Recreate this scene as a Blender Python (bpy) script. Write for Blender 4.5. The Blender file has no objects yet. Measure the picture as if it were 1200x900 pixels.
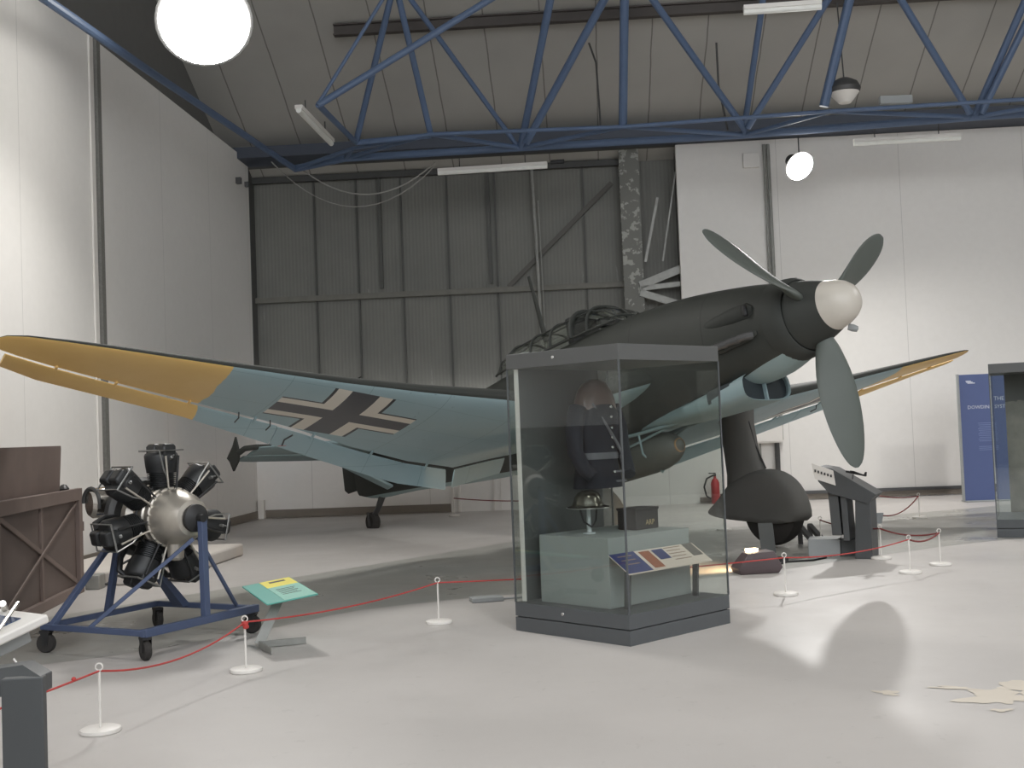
import bpy, bmesh, math, random
from mathutils import Vector, Matrix
random.seed(7)
SC = bpy.context.scene
COL = SC.collection
PI = math.pi

# ------------------------------------------------------------------ materials
def lin(c):
    c = c / 255.0
    return c / 12.92 if c <= 0.04045 else ((c + 0.055) / 1.055) ** 2.4
def rgb(r, g, b): return (lin(r), lin(g), lin(b), 1.0)

def new_mat(name):
    m = bpy.data.materials.new(name); m.use_nodes = True
    nt = m.node_tree
    b = nt.nodes.get('Principled BSDF')
    return m, nt, b

def pbr(name, col, rough=0.5, metal=0.0, var=0.12, scale=6.0, bump=0.0, bscale=60.0, spec=None, emit=None, estr=0.0):
    m, nt, b = new_mat(name)
    N, L = nt.nodes, nt.links
    tc = N.new('ShaderNodeTexCoord')
    nz = N.new('ShaderNodeTexNoise'); nz.inputs['Scale'].default_value = scale; nz.inputs['Detail'].default_value = 5
    L.new(tc.outputs['Object'], nz.inputs['Vector'])
    mx = N.new('ShaderNodeMix'); mx.data_type = 'RGBA'
    c = rgb(*col)
    mx.inputs[6].default_value = tuple(v * (1 - var) for v in c[:3]) + (1,)
    mx.inputs[7].default_value = tuple(min(1, v * (1 + var)) for v in c[:3]) + (1,)
    L.new(nz.outputs['Fac'], mx.inputs[0]); L.new(mx.outputs[2], b.inputs['Base Color'])
    b.inputs['Roughness'].default_value = rough; b.inputs['Metallic'].default_value = metal
    if spec is not None: b.inputs['Specular IOR Level'].default_value = spec
    if bump:
        n2 = N.new('ShaderNodeTexNoise'); n2.inputs['Scale'].default_value = bscale
        L.new(tc.outputs['Object'], n2.inputs['Vector'])
        bp = N.new('ShaderNodeBump'); bp.inputs['Strength'].default_value = bump; bp.inputs['Distance'].default_value = 0.01
        L.new(n2.outputs['Fac'], bp.inputs['Height']); L.new(bp.outputs['Normal'], b.inputs['Normal'])
    if emit:
        b.inputs['Emission Color'].default_value = emit; b.inputs['Emission Strength'].default_value = estr
    return m

def math_node(nt, op, a, b=None, clamp=False):
    n = nt.nodes.new('ShaderNodeMath'); n.operation = op; n.use_clamp = clamp
    for i, v in enumerate((a, b)):
        if v is None: continue
        if isinstance(v, (int, float)): n.inputs[i].default_value = v
        else: nt.links.new(v, n.inputs[i])
    return n.outputs[0]
def mixc(nt, fac, a, b):
    n = nt.nodes.new('ShaderNodeMix'); n.data_type = 'RGBA'
    for k, v in ((0, fac), (6, a), (7, b)):
        if isinstance(v, (int, float, tuple)): n.inputs[k].default_value = v
        else: nt.links.new(v, n.inputs[k])
    return n.outputs[2]
def obj_xyz(nt):
    tc = nt.nodes.new('ShaderNodeTexCoord'); s = nt.nodes.new('ShaderNodeSeparateXYZ')
    nt.links.new(tc.outputs['Object'], s.inputs[0]); return tc.outputs['Object'], s.outputs[0], s.outputs[1], s.outputs[2]
def noise(nt, vec, scale, detail=5, rough=.5):
    n = nt.nodes.new('ShaderNodeTexNoise'); n.inputs['Scale'].default_value = scale; n.inputs['Detail'].default_value = detail
    n.inputs['Roughness'].default_value = rough
    nt.links.new(vec, n.inputs['Vector']); return n.outputs['Fac']

DARK = (56, 58, 55); BLUE = (134, 154, 157)
M = {}
M['dark'] = pbr('dark_green_paint', DARK, .7, var=.18, scale=2.5, spec=.3)
M['blue'] = pbr('pale_blue_paint', BLUE, .5, var=.1, scale=3)
M['prop'] = pbr('propeller_paint', (84, 90, 85), .5, var=.08, scale=4)
M['spin'] = pbr('spinner_grey', (196, 190, 180), .4, var=.05)
M['gear'] = pbr('landing_gear_paint', (98, 97, 94), .7, var=.1, scale=3, spec=.3)
M['black'] = pbr('black_paint', (34, 34, 35), .45)
M['rubber'] = pbr('rubber', (48, 45, 43), .8)
M['steel'] = pbr('steel', (150, 150, 148), .35, .8)
M['darksteel'] = pbr('dark_steel', (90, 90, 90), .45, .6)
M['bomb'] = pbr('bomb_paint', (92, 93, 88), .5, var=.12)
M['white'] = pbr('white_paint', (222, 218, 212), .5, var=.04)
M['navy'] = pbr('navy_frame', (72, 84, 112), .5, var=.1)
M['red'] = pbr('red_rope', (178, 62, 58), .7)
M['darkred'] = pbr('dark_red_rope', (122, 56, 54), .7)
M['redgloss'] = pbr('red_gloss', (175, 45, 50), .35)
M['casegrey'] = pbr('case_grey', (84, 87, 89), .5, var=.05)
M['casetop'] = pbr('case_top_grey', (88, 89, 88), .5, var=.05)
M['panelgrey'] = pbr('panel_grey', (86, 88, 87), .5, var=.06)
M['plinth'] = pbr('plinth_grey', (150, 155, 152), .6, var=.04)
M['postgrey'] = pbr('post_grey', (72, 74, 75), .5, var=.06)
M['lightgrey'] = pbr('light_grey', (152, 155, 155), .6, var=.05)
M['truss'] = pbr('truss_blue', (84, 102, 130), .5, var=.1)
M['galv'] = pbr('galvanised', (150, 150, 145), .5, .3, var=.25, scale=9)
M['brown'] = pbr('brown_paint', (116, 102, 96), .6, var=.15, scale=4)
M['browndark'] = pbr('brown_panel', (100, 88, 83), .6, var=.15, scale=3)
M['wood'] = pbr('wood', (150, 122, 92), .7, var=.2)
M['cream'] = pbr('cream_block', (205, 198, 190), .7, var=.06)
M['crank'] = pbr('cast_aluminium', (190, 184, 174), .33, .75, var=.15, scale=7, bump=.15, bscale=25)
M['chrome'] = pbr('polished_metal', (200, 196, 190), .15, .95)
M['cyl'] = pbr('black_cylinder', (38, 39, 40), .42, .1, var=.3)
M['cloth'] = pbr('dark_cloth', (36, 38, 46), .9, var=.2, bump=.2, bscale=150)
M['leather'] = pbr('brown_form', (92, 72, 64), .3, var=.2)
M['silver'] = pbr('silver_buttons', (215, 215, 212), .25, .8)
M['belt'] = pbr('grey_belt', (100, 100, 104), .6)
M['helmet'] = pbr('helmet_steel', (96, 94, 86), .22, .8)
M['acrylic'] = pbr('acrylic', (190, 195, 195), .2)
M['boxblack'] = pbr('black_box', (40, 38, 38), .7, var=.1)
M['gold'] = pbr('gold_letters', (190, 170, 125), .5)
M['labelcream'] = pbr('label_cream', (214, 200, 186), .6, var=.03)
M['labelblue'] = pbr('label_blue', (52, 62, 112), .5)
M['orange'] = pbr('label_photo', (150, 88, 60), .6, var=.5, scale=40)
M['greyphoto'] = pbr('grey_photo', (110, 105, 98), .6, var=.7, scale=35)
M['teal'] = pbr('sign_teal', (86, 158, 146), .5, var=.05)
M['tealight'] = pbr('sign_light_teal', (132, 186, 170), .5, var=.12, scale=30)
M['yellow'] = pbr('sign_yellow', (226, 212, 84), .5, var=.05)
M['ink'] = pbr('ink', (60, 60, 60), .6)
M['inkbrown'] = pbr('ink_brown', (150, 128, 112), .6)
M['bannerblue'] = pbr('banner_blue', (84, 98, 144), .55, var=.04)
M['bannerwhite'] = pbr('banner_white', (206, 210, 224), .6)
M['bannertext'] = pbr('banner_text', (120, 134, 178), .6)
M['exit'] = pbr('exit_green', (38, 118, 92), .5)
M['screen'] = pbr('screen', (40, 62, 96), .15)
M['cablegrey'] = pbr('cable', (150, 148, 142), .6)
M['skirt'] = pbr('skirting', (122, 114, 104), .6, var=.15)
M['lampwhite'] = pbr('lamp_emitter', (255, 255, 250), .4, emit=(1, .98, .93, 1), estr=14)
M['tube'] = pbr('tube_diffuser', (232, 232, 226), .3)
M['spotlens'] = pbr('spot_lens', (255, 230, 190), .3, emit=(1, .75, .45, 1), estr=14)
M['amber'] = pbr('amber_ring', (170, 135, 98), .5)
M['inside'] = pbr('deep_interior', (40, 48, 52), .8)

def glass_mat(name, tint=(.97, .985, .98), ior=1.5):
    m = bpy.data.materials.new(name); m.use_nodes = True; nt = m.node_tree; nt.nodes.clear()
    o = nt.nodes.new('ShaderNodeOutputMaterial'); t = nt.nodes.new('ShaderNodeBsdfTransparent'); g = nt.nodes.new('ShaderNodeBsdfGlossy')
    t.inputs[0].default_value = tint + (1,); g.inputs['Roughness'].default_value = 0.015
    f = nt.nodes.new('ShaderNodeFresnel'); geo = nt.nodes.new('ShaderNodeNewGeometry')
    io = nt.nodes.new('ShaderNodeMix'); io.inputs[2].default_value = ior; io.inputs[3].default_value = 1 / ior
    nt.links.new(geo.outputs['Backfacing'], io.inputs[0]); nt.links.new(io.outputs[0], f.inputs[0])
    x = nt.nodes.new('ShaderNodeMixShader')
    nt.links.new(f.outputs[0], x.inputs[0]); nt.links.new(t.outputs[0], x.inputs[1]); nt.links.new(g.outputs[0], x.inputs[2]); nt.links.new(x.outputs[0], o.inputs[0])
    return m
M['glass'] = glass_mat('case_glass', (.93, .95, .94), 1.55)
M['canopy'] = glass_mat('canopy_glass', (.93, .95, .93), 1.45)

def fuselage_mat():
    m, nt, b = new_mat('fuselage_camouflage')
    v, x, y, z = obj_xyz(nt)
    l1 = math_node(nt, 'ADD', math_node(nt, 'MULTIPLY', x, .185), -.21)
    l2 = math_node(nt, 'ADD', math_node(nt, 'MULTIPLY', x, -.098), -1.208)
    mxn = math_node(nt, 'MAXIMUM', l1, l2)
    below = math_node(nt, 'LESS_THAN', z, mxn)
    nz = noise(nt, v, 2.2)
    dk = mixc(nt, nz, rgb(47, 49, 46), rgb(60, 62, 58))
    fine = noise(nt, v, 30)
    dk2 = mixc(nt, math_node(nt, 'MULTIPLY', math_node(nt, 'GREATER_THAN', fine, .70), .35), dk, rgb(84, 86, 81))
    # panel seams of the cowling and fuselage skin
    sx = math_node(nt, 'ABSOLUTE', math_node(nt, 'SUBTRACT', math_node(nt, 'FRACT', math_node(nt, 'DIVIDE', x, 1.18)), .5))
    seam = math_node(nt, 'LESS_THAN', sx, .006)
    dk3 = mixc(nt, math_node(nt, 'MULTIPLY', seam, .6), dk2, rgb(34, 34, 33))
    col = mixc(nt, below, dk3, rgb(140, 158, 158))
    nt.links.new(col, b.inputs['Base Color']); b.inputs['Roughness'].default_value = .62; b.inputs['Specular IOR Level'].default_value = .3
    return m
M['fuselage'] = fuselage_mat()

def wing_under_mat():
    m, nt, b = new_mat('wing_underside_paint')
    v, x, y, z = obj_xyz(nt)
    ay = math_node(nt, 'ABSOLUTE', y)
    nz = noise(nt, v, 1.6)
    base = mixc(nt, nz, rgb(148, 174, 180), rgb(166, 188, 194))
    spk = noise(nt, v, 14)
    base = mixc(nt, math_node(nt, 'MULTIPLY', math_node(nt, 'GREATER_THAN', spk, .72), .3), base, rgb(84, 100, 106))
    # rivet / panel lines
    for src, per in ((x, .62), (ay, .86)):
        s = math_node(nt, 'ABSOLUTE', math_node(nt, 'SUBTRACT', math_node(nt, 'FRACT', math_node(nt, 'DIVIDE', src, per)), .5))
        base = mixc(nt, math_node(nt, 'MULTIPLY', math_node(nt, 'LESS_THAN', s, .005), .35), base, rgb(80, 100, 106))
    # yellow tip, edge slants a little
    e = math_node(nt, 'ADD', ay, math_node(nt, 'MULTIPLY', noise(nt, v, 3), .12))
    e = math_node(nt, 'GREATER_THAN', e, 5.44)
    yl = mixc(nt, noise(nt, v, 2.5), rgb(226, 184, 108), rgb(240, 202, 130))
    base = mixc(nt, e, base, yl)
    # balkenkreuz
    u = math_node(nt, 'ABSOLUTE', math_node(nt, 'ADD', x, 4.04))
    w = math_node(nt, 'ABSOLUTE', math_node(nt, 'SUBTRACT', ay, 3.90))
    u = math_node(nt, 'MULTIPLY', u, 1.0 / .63); w = math_node(nt, 'MULTIPLY', w, 1.0 / .79)
    mn = math_node(nt, 'MINIMUM', u, w); mx_ = math_node(nt, 'MAXIMUM', u, w)
    ina = math_node(nt, 'LESS_THAN', mx_, 1.0)
    def band(lim, col, base):
        k = math_node(nt, 'MULTIPLY', math_node(nt, 'LESS_THAN', mn, lim), ina)
        return mixc(nt, k, base, col)
    base = band(.445, rgb(52, 52, 55), base)
    base = band(.40, rgb(226, 219, 207), base)
    base = band(.20, rgb(76, 76, 80), base)
    nt.links.new(base, b.inputs['Base Color']); b.inputs['Roughness'].default_value = .45
    return m
M['under'] = wing_under_mat()

def wall_mat(name, col, warm):
    m, nt, b = new_mat(name)
    v, x, y, z = obj_xyz(nt)
    a = mixc(nt, noise(nt, v, .5, 3), rgb(*col), rgb(*warm))
    a = mixc(nt, math_node(nt, 'MULTIPLY', noise(nt, v, 9), .10), a, rgb(150, 146, 138))
    for src in (x, y):
        s = math_node(nt, 'ABSOLUTE', math_node(nt, 'SUBTRACT', math_node(nt, 'FRACT', math_node(nt, 'ADD', math_node(nt, 'DIVIDE', src, 2.4), .83)), .5))
        a = mixc(nt, math_node(nt, 'MULTIPLY', math_node(nt, 'LESS_THAN', s, .0022), .35), a, rgb(120, 118, 112))
    nt.links.new(a, b.inputs['Base Color']); b.inputs['Roughness'].default_value = .75
    return m
M['wall'] = wall_mat('white_wall', (234, 231, 227), (226, 223, 218))

def roof_mat():
    m, nt, b = new_mat('roof_lining')
    v, x, y, z = obj_xyz(nt)
    a = mixc(nt, noise(nt, v, .7, 4), rgb(176, 173, 166), rgb(154, 151, 145))
    s = math_node(nt, 'ABSOLUTE', math_node(nt, 'SUBTRACT', math_node(nt, 'FRACT', math_node(nt, 'ADD', x, math_node(nt, 'MULTIPLY', noise(nt, v, 1.2), .05))), .5))
    a = mixc(nt, math_node(nt, 'MULTIPLY', math_node(nt, 'LESS_THAN', s, .012), .6), a, rgb(66, 64, 61))
    nt.links.new(a, b.inputs['Base Color']); b.inputs['Roughness'].default_value = .8
    return m
M['roof'] = roof_mat()
M['addedwall'] = pbr('added_wall_grey', (120, 119, 116), .8, var=.1, scale=1)

def sheet_mat():
    m, nt, b = new_mat('corrugated_door_sheet')
    v, x, y, z = obj_xyz(nt)
    wv = math_node(nt, 'SINE', math_node(nt, 'MULTIPLY', x, 2 * PI / .075))
    a = mixc(nt, noise(nt, v, 1.3, 6), rgb(106, 106, 101), rgb(128, 127, 120))
    a = mixc(nt, math_node(nt, 'MULTIPLY', math_node(nt, 'ADD', wv, 1.0), .06), a, rgb(60, 60, 58))
    st = nt.nodes.new('ShaderNodeMapping'); st.inputs['Scale'].default_value = (5, 5, .5)
    nt.links.new(v, st.inputs[0])
    r = math_node(nt, 'GREATER_THAN', noise(nt, st.outputs[0], 1.1, 8, .7), .66)
    a = mixc(nt, math_node(nt, 'MULTIPLY', r, .35), a, rgb(165, 165, 160))
    nt.links.new(a, b.inputs['Base Color']); b.inputs['Roughness'].default_value = .65
    bp = nt.nodes.new('ShaderNodeBump'); bp.inputs['Distance'].default_value = .004; bp.inputs['Strength'].default_value = .3
    nt.links.new(wv, bp.inputs['Height']); nt.links.new(bp.outputs[0], b.inputs['Normal'])
    return m
M['sheet'] = sheet_mat()

def floor_mat(name, c1, c2, r0, r1, big=.35):
    m, nt, b = new_mat(name)
    v, x, y, z = obj_xyz(nt)
    a = mixc(nt, noise(nt, v, big, 4), rgb(*c1), rgb(*c2))
    sp = noise(nt, v, 6, 8, .7)
    a = mixc(nt, math_node(nt, 'MULTIPLY', math_node(nt, 'GREATER_THAN', sp, .63), .14), a, rgb(120, 118, 112))
    nt.links.new(a, b.inputs['Base Color'])
    n2 = noise(nt, v, .9, 6, .6)
    r = nt.nodes.new('ShaderNodeMapRange'); r.inputs[1].default_value = .35; r.inputs[2].default_value = .65
    r.inputs[3].default_value = r0; r.inputs[4].default_value = r1
    nt.links.new(n2, r.inputs[0]); nt.links.new(r.outputs[0], b.inputs['Roughness'])
    return m
M['floor'] = floor_mat('painted_floor', (177, 172, 168), (190, 186, 182), .38, .55)
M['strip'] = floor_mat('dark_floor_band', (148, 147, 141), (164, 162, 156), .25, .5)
M['patch'] = pbr('worn_paint_patch', (205, 196, 182), .6, var=.05)
M['joint'] = pbr('floor_joint', (128, 126, 122), .6)

def column_mat():
    m, nt, b = new_mat('flaking_column_paint')
    v, x, y, z = obj_xyz(nt)
    k = math_node(nt, 'GREATER_THAN', noise(nt, v, 5, 8, .65), .55)
    a = mixc(nt, k, rgb(112, 112, 106), rgb(160, 160, 152))
    nt.links.new(a, b.inputs['Base Color']); b.inputs['Roughness'].default_value = .6
    return m
M['column'] = column_mat()

def mural_mat():
    m, nt, b = new_mat('rock_photo_mural')
    v, x, y, z = obj_xyz(nt)
    a = mixc(nt, noise(nt, v, 3, 8, .6), rgb(60, 60, 58), rgb(165, 160, 150))
    k = math_node(nt, 'GREATER_THAN', math_node(nt, 'ADD', z, math_node(nt, 'MULTIPLY', noise(nt, v, 4), .3)), 1.85)
    a = mixc(nt, k, a, rgb(80, 80, 78))
    nt.links.new(a, b.inputs['Base Color']); b.inputs['Roughness'].default_value = .5
    return m
M['mural'] = mural_mat()

# ------------------------------------------------------------------ mesh builder
class MB:
    def __init__(s): s.v = []; s.f = []; s.m = []
    def add(s, verts, faces, mi=0):
        o = len(s.v); s.v += [tuple(p) for p in verts]
        for f in faces: s.f.append(tuple(i + o for i in f)); s.m.append(mi)
        return s
    def box(s, c, size, rot=None, mi=0):
        hx, hy, hz = (d / 2 for d in size); c = Vector(c)
        vs = [Vector((sx * hx, sy * hy, sz * hz)) for sx in (-1, 1) for sy in (-1, 1) for sz in (-1, 1)]
        if rot is not None: vs = [rot @ p for p in vs]
        return s.add([p + c for p in vs], [(0, 1, 3, 2), (4, 6, 7, 5), (0, 4, 5, 1), (2, 3, 7, 6), (0, 2, 6, 4), (1, 5, 7, 3)], mi)
    def bar(s, a, b, w, h, mi=0, up=(0, 0, 1)):
        a = Vector(a); b = Vector(b); d = (b - a); L = d.length; d.normalize(); u = Vector(up)
        if abs(d.dot(u)) > .98: u = Vector((1, 0, 0))
        x = d; y = u.cross(x).normalized(); z = x.cross(y)
        R = Matrix((x, y, z)).transposed()
        return s.box((a + b) / 2, (L, w, h), R, mi)
    def tube(s, pts, r, seg=10, mi=0, closed=False, caps=True):
        pts = [Vector(p) for p in pts]; n = len(pts); rs = r if isinstance(r, (list, tuple)) else [r] * n
        rings = []; prev = None
        for i, p in enumerate(pts):
            if closed: d = pts[(i + 1) % n] - pts[i - 1]
            else: d = pts[min(i + 1, n - 1)] - pts[max(i - 1, 0)]
            d.normalize()
            if prev is None:
                u = Vector((0, 0, 1)) if abs(d.z) < .9 else Vector((1, 0, 0))
                a = d.cross(u).normalized()
            else:
                a = (prev - d * prev.dot(d)).normalized()
            b = d.cross(a); prev = a
            rings.append([p + (a * math.cos(t) + b * math.sin(t)) * rs[i] for t in (2 * PI * k / seg for k in range(seg))])
        return s.loft(rings, mi, caps=caps and not closed, closed=closed)
    def loft(s, rings, mi=0, caps=True, closed=False):
        n = len(rings[0]); vs = [p for r in rings for p in r]; fs = []
        m = len(rings)
        for i in range(m if closed else m - 1):
            for k in range(n):
                a = i * n + k; b = i * n + (k + 1) % n; c = ((i + 1) % m) * n + (k + 1) % n; d = ((i + 1) % m) * n + k
                fs.append((a, b, c, d))
        if caps: fs.append(tuple(range(n))[::-1]); fs.append(tuple(range((m - 1) * n, m * n)))
        return s.add(vs, fs, mi)
    def lathe(s, prof, origin=(0, 0, 0), axis=(0, 0, 1), seg=24, mi=0, caps=True):
        ax = Vector(axis).normalized(); u = Vector((0, 0, 1)) if abs(ax.z) < .9 else Vector((1, 0, 0))
        a = ax.cross(u).normalized(); b = ax.cross(a); o = Vector(origin)
        rings = [[o + ax * h + (a * math.cos(t) + b * math.sin(t)) * max(r, 1e-4) for t in (2 * PI * k / seg for k in range(seg))] for r, h in prof]
        return s.loft(rings, mi, caps)
    def prism(s, poly, off, mi=0):
        """poly: 3-D points of one face, off: extrusion vector"""
        n = len(poly); p = [Vector(q) for q in poly]; o = Vector(off)
        return s.add(p + [q + o for q in p], [tuple(range(n))[::-1], tuple(range(n, 2 * n))] + [(i, (i + 1) % n, (i + 1) % n + n, i + n) for i in range(n)], mi)
    def ball(s, c, r, seg=14, rings=8, mi=0):
        c = Vector(c); r = Vector(r if isinstance(r, (tuple, list)) else (r, r, r)); R = []
        for i in range(rings + 1):
            t = PI * i / rings
            R.append([c + Vector((r.x * math.sin(t) * math.cos(a), r.y * math.sin(t) * math.sin(a), r.z * math.cos(t))) for a in (2 * PI * k / seg for k in range(seg))])
        return s.loft(R, mi, caps=False)
    def build(s, name, mats, parent=None, loc=None, rz=0, sharp=35, bevel=0, smooth=True, subsurf=0):
        me = bpy.data.meshes.new(name)
        me.from_pydata(s.v, [], s.f); me.update()
        if not isinstance(mats, (list, tuple)): mats = [mats]
        for k in mats: me.materials.append(M[k] if isinstance(k, str) else k)
        for p, i in zip(me.polygons, s.m): p.material_index = i
        bm = bmesh.new(); bm.from_mesh(me)
        bmesh.ops.remove_doubles(bm, verts=bm.verts, dist=1e-5)
        bmesh.ops.dissolve_degenerate(bm, edges=bm.edges, dist=1e-6)
        bmesh.ops.recalc_face_normals(bm, faces=bm.faces)
        for f in bm.faces: f.smooth = smooth
        for e in bm.edges:
            e.smooth = not (len(e.link_faces) != 2 or e.calc_face_angle(0) > math.radians(sharp))
        bm.to_mesh(me); bm.free()
        o = bpy.data.objects.new(name, me); COL.objects.link(o)
        if parent: o.parent = parent
        if loc is not None: o.location = loc
        o.rotation_euler.z = rz
        if bevel:
            b = o.modifiers.new('bevel', 'BEVEL'); b.width = bevel; b.segments = 2; b.limit_method = 'ANGLE'; b.angle_limit = math.radians(40)
        if subsurf:
            b = o.modifiers.new('sub', 'SUBSURF'); b.levels = subsurf; b.render_levels = subsurf
        return o

def tag(o, label=None, cat=None, group=None, kind=None):
    if label: o['label'] = label
    if cat: o['category'] = cat
    if group: o['group'] = group
    if kind: o['kind'] = kind
    return o
def thing(name, label, cat, loc=(0, 0, 0), rz=0, group=None):
    o = bpy.data.objects.new(name, None); COL.objects.link(o); o.empty_display_size = .1
    o.location = loc; o.rotation_euler = (0, 0, rz)
    return tag(o, label, cat, group)
def copy_tree(o, parent=None):
    c = o.copy(); COL.objects.link(c)
    if parent: c.parent = parent
    for ch in list(o.children): copy_tree(ch, c)
    return c
def text_mesh(s, size, mb, origin, xdir, ydir, mi=0, depth=.001, align='LEFT'):
    cu = bpy.data.curves.new('t', 'FONT'); cu.body = s; cu.size = size; cu.align_x = align; cu.resolution_u = 2
    o = bpy.data.objects.new('t', cu); COL.objects.link(o)
    bpy.context.view_layer.update()
    me = bpy.data.meshes.new_from_object(o)
    X = Vector(xdir).normalized(); Y = Vector(ydir).normalized(); Z = X.cross(Y); O = Vector(origin)
    mb.add([O + X * v.co.x + Y * v.co.y + Z * depth for v in me.vertices], [tuple(p.vertices) for p in me.polygons], mi)
    bpy.data.objects.remove(o); bpy.data.curves.remove(cu); bpy.data.meshes.remove(me)

# ------------------------------------------------------------------ camera
H = 1.6; PITCH = .0395382; ROLL = .0387494; FPX = 1365.2
cp, sp = math.cos(PITCH), math.sin(PITCH); cr, sr = math.cos(ROLL), math.sin(ROLL)
R0 = Vector((1, 0, 0)); F0 = Vector((0, cp, sp)); U0 = Vector((0, -sp, cp))
Rv = R0 * cr - U0 * sr; Uv = R0 * sr + U0 * cr
cam = bpy.data.cameras.new('camera'); co = bpy.data.objects.new('camera', cam); COL.objects.link(co)
cam.sensor_fit = 'HORIZONTAL'; cam.sensor_width = 36; cam.lens = 36 * FPX / 1200
m4 = Matrix((Rv, Uv, -F0)).transposed().to_4x4(); m4.translation = (0, 0, H)
co.matrix_world = m4; cam.clip_end = 200
SC.camera = co

# ------------------------------------------------------------------ the hall
AZ = .062
def hall(u, v, z=0):
    return Vector((u * math.cos(AZ) + v * math.sin(AZ), -u * math.sin(AZ) + v * math.cos(AZ), z))
def hb(mb, name, mats, kind='structure', parent=None, **k):
    o = mb.build(name, mats, parent, rz=0 if parent else -AZ, **k)
    if not parent and kind: o['kind'] = kind
    return o
VW = 23.4; UL = -6.72; ZT = 7.35
def zr(v): return ZT + .52 * (VW - max(v, 15.0))

fl = MB()
fl.add([(-14, -12, 0), (34, -12, 0), (34, 30, 0), (-14, 30, 0), (-14, -12, -.2), (34, -12, -.2), (34, 30, -.2), (-14, 30, -.2)],
       [(0, 1, 2, 3), (4, 7, 6, 5), (0, 4, 5, 1), (1, 5, 6, 2), (2, 6, 7, 3), (3, 7, 4, 0)], 0)
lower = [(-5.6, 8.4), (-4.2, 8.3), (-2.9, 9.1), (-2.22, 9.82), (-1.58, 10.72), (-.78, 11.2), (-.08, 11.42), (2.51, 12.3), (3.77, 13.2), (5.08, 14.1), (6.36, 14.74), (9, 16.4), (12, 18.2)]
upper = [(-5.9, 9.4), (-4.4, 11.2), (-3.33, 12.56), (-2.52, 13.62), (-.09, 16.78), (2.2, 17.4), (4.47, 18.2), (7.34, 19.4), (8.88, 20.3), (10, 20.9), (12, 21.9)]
def interp(pl, t):
    L = [0]
    for a, b in zip(pl, pl[1:]): L.append(L[-1] + math.dist(a, b))
    s = t * L[-1]
    for i in range(len(pl) - 1):
        if s <= L[i + 1] + 1e-9:
            k = (s - L[i]) / (L[i + 1] - L[i]); return (pl[i][0] + k * (pl[i + 1][0] - pl[i][0]), pl[i][1] + k * (pl[i + 1][1] - pl[i][1]))
    return pl[-1]
n = 60
lo = [interp(lower, i / n) for i in range(n + 1)]; up_ = [interp(upper, i / n) for i in range(n + 1)]
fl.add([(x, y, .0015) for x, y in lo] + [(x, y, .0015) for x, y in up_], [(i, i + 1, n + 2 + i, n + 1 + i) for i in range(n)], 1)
# worn patches
def blob(cx, cy, rx, ry, seed, k=26, ang=0):
    rnd = random.Random(seed); ph = [rnd.uniform(0, 6.28) for _ in range(4)]
    pts = []
    for i in range(k):
        t = 2 * PI * i / k
        r = 1 + .28 * math.sin(3 * t + ph[0]) + .2 * math.sin(5 * t + ph[1]) + .14 * math.sin(9 * t + ph[2])
        x = rx * r * math.cos(t); y = ry * r * math.sin(t)
        pts.append((cx + x * math.cos(ang) - y * math.sin(ang), cy + x * math.sin(ang) + y * math.cos(ang), .002))
    return pts
for a in [(2.1, 6.8, .055, .07, 3, 26, .5), (2.66, 6.6, .20, .17, 5, 40, .2), (2.95, 6.75, .20, .2, 8, 30, .1), (2.5, 6.85, .12, .04, 11, 24, -.4), (2.72, 6.05, .12, .12, 13, 26, 0), (2.55, 6.3, .06, .03, 14, 20, 0)]:
    p = blob(*a); zz = .002 + .0004 * a[4] / 3; c_ = (a[0], a[1], zz); k_ = len(p)
    fl.add([c_] + [(q[0], q[1], zz) for q in p], [(0, 1 + i, 1 + (i + 1) % k_) for i in range(k_)], 2)
floor = fl.build('floor', ['floor', 'strip', 'patch'], smooth=False); floor['kind'] = 'structure'
# floor box cover plate beside the dark band
fb = MB(); fb.box((0, 0, .02), (.3, .16, .04)); fb.box((.55, .02, .008), (.8, .02, .016))
tag(fb.build('floor_box', 'lightgrey', loc=(-.32, 11.05, .002), rz=.25, bevel=.004), 'small grey cable cover with thin trunking on the floor behind the glass case', 'cable cover')

# left wall
w = MB()
w.box((UL - .1, (VW + -8) / 2, ZT / 2), (.2, VW + 8, ZT))
wl = hb(w, 'wall_left', 'wall', sharp=30)
g = MB()
g.prism([(UL - .45, VW, ZT - .1), (UL - .45, -3, ZT - .1), (UL - .45, -3, zr(0)), (UL - .45, 15, zr(15)), (UL - .45, VW, ZT + .05)], (-.1, 0, 0))
g.box((UL - .3, VW / 2, ZT - .05), (.5, VW, .06))
hb(g, 'wall_upper_left', pbr('gable_sheet', (104, 103, 100), .8, var=.1))
# back wall: low white part under the old doors, full-height white part to the right
U0_, U1_ = 2.0, 30
w = MB()
DR = 2.02  # right end of the dark doors (hall u)
w.box(((UL + DR) / 2 - .1, VW + .1, 1.23), (DR - UL + .2, .2, 2.46))
w.box(((DR + 30) / 2, VW + .1, 3.6), (30 - DR, .2, 7.2))
hb(w, 'wall_back', 'wall')
w = MB(); w.box((18.1, 9.7, 5.9), (.2, 27.6, 11.8)); hb(w, 'wall_right', pbr('grey_cladding', (120, 119, 115), .8, var=.15, scale=1))
w = MB(); w.box((5.6, -3.2, 1.7), (25.2, .2, 3.4)); hb(w, 'wall_front_added', 'addedwall')  # unseen low wall added so the glass reflects grey instead of bright sky
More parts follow.
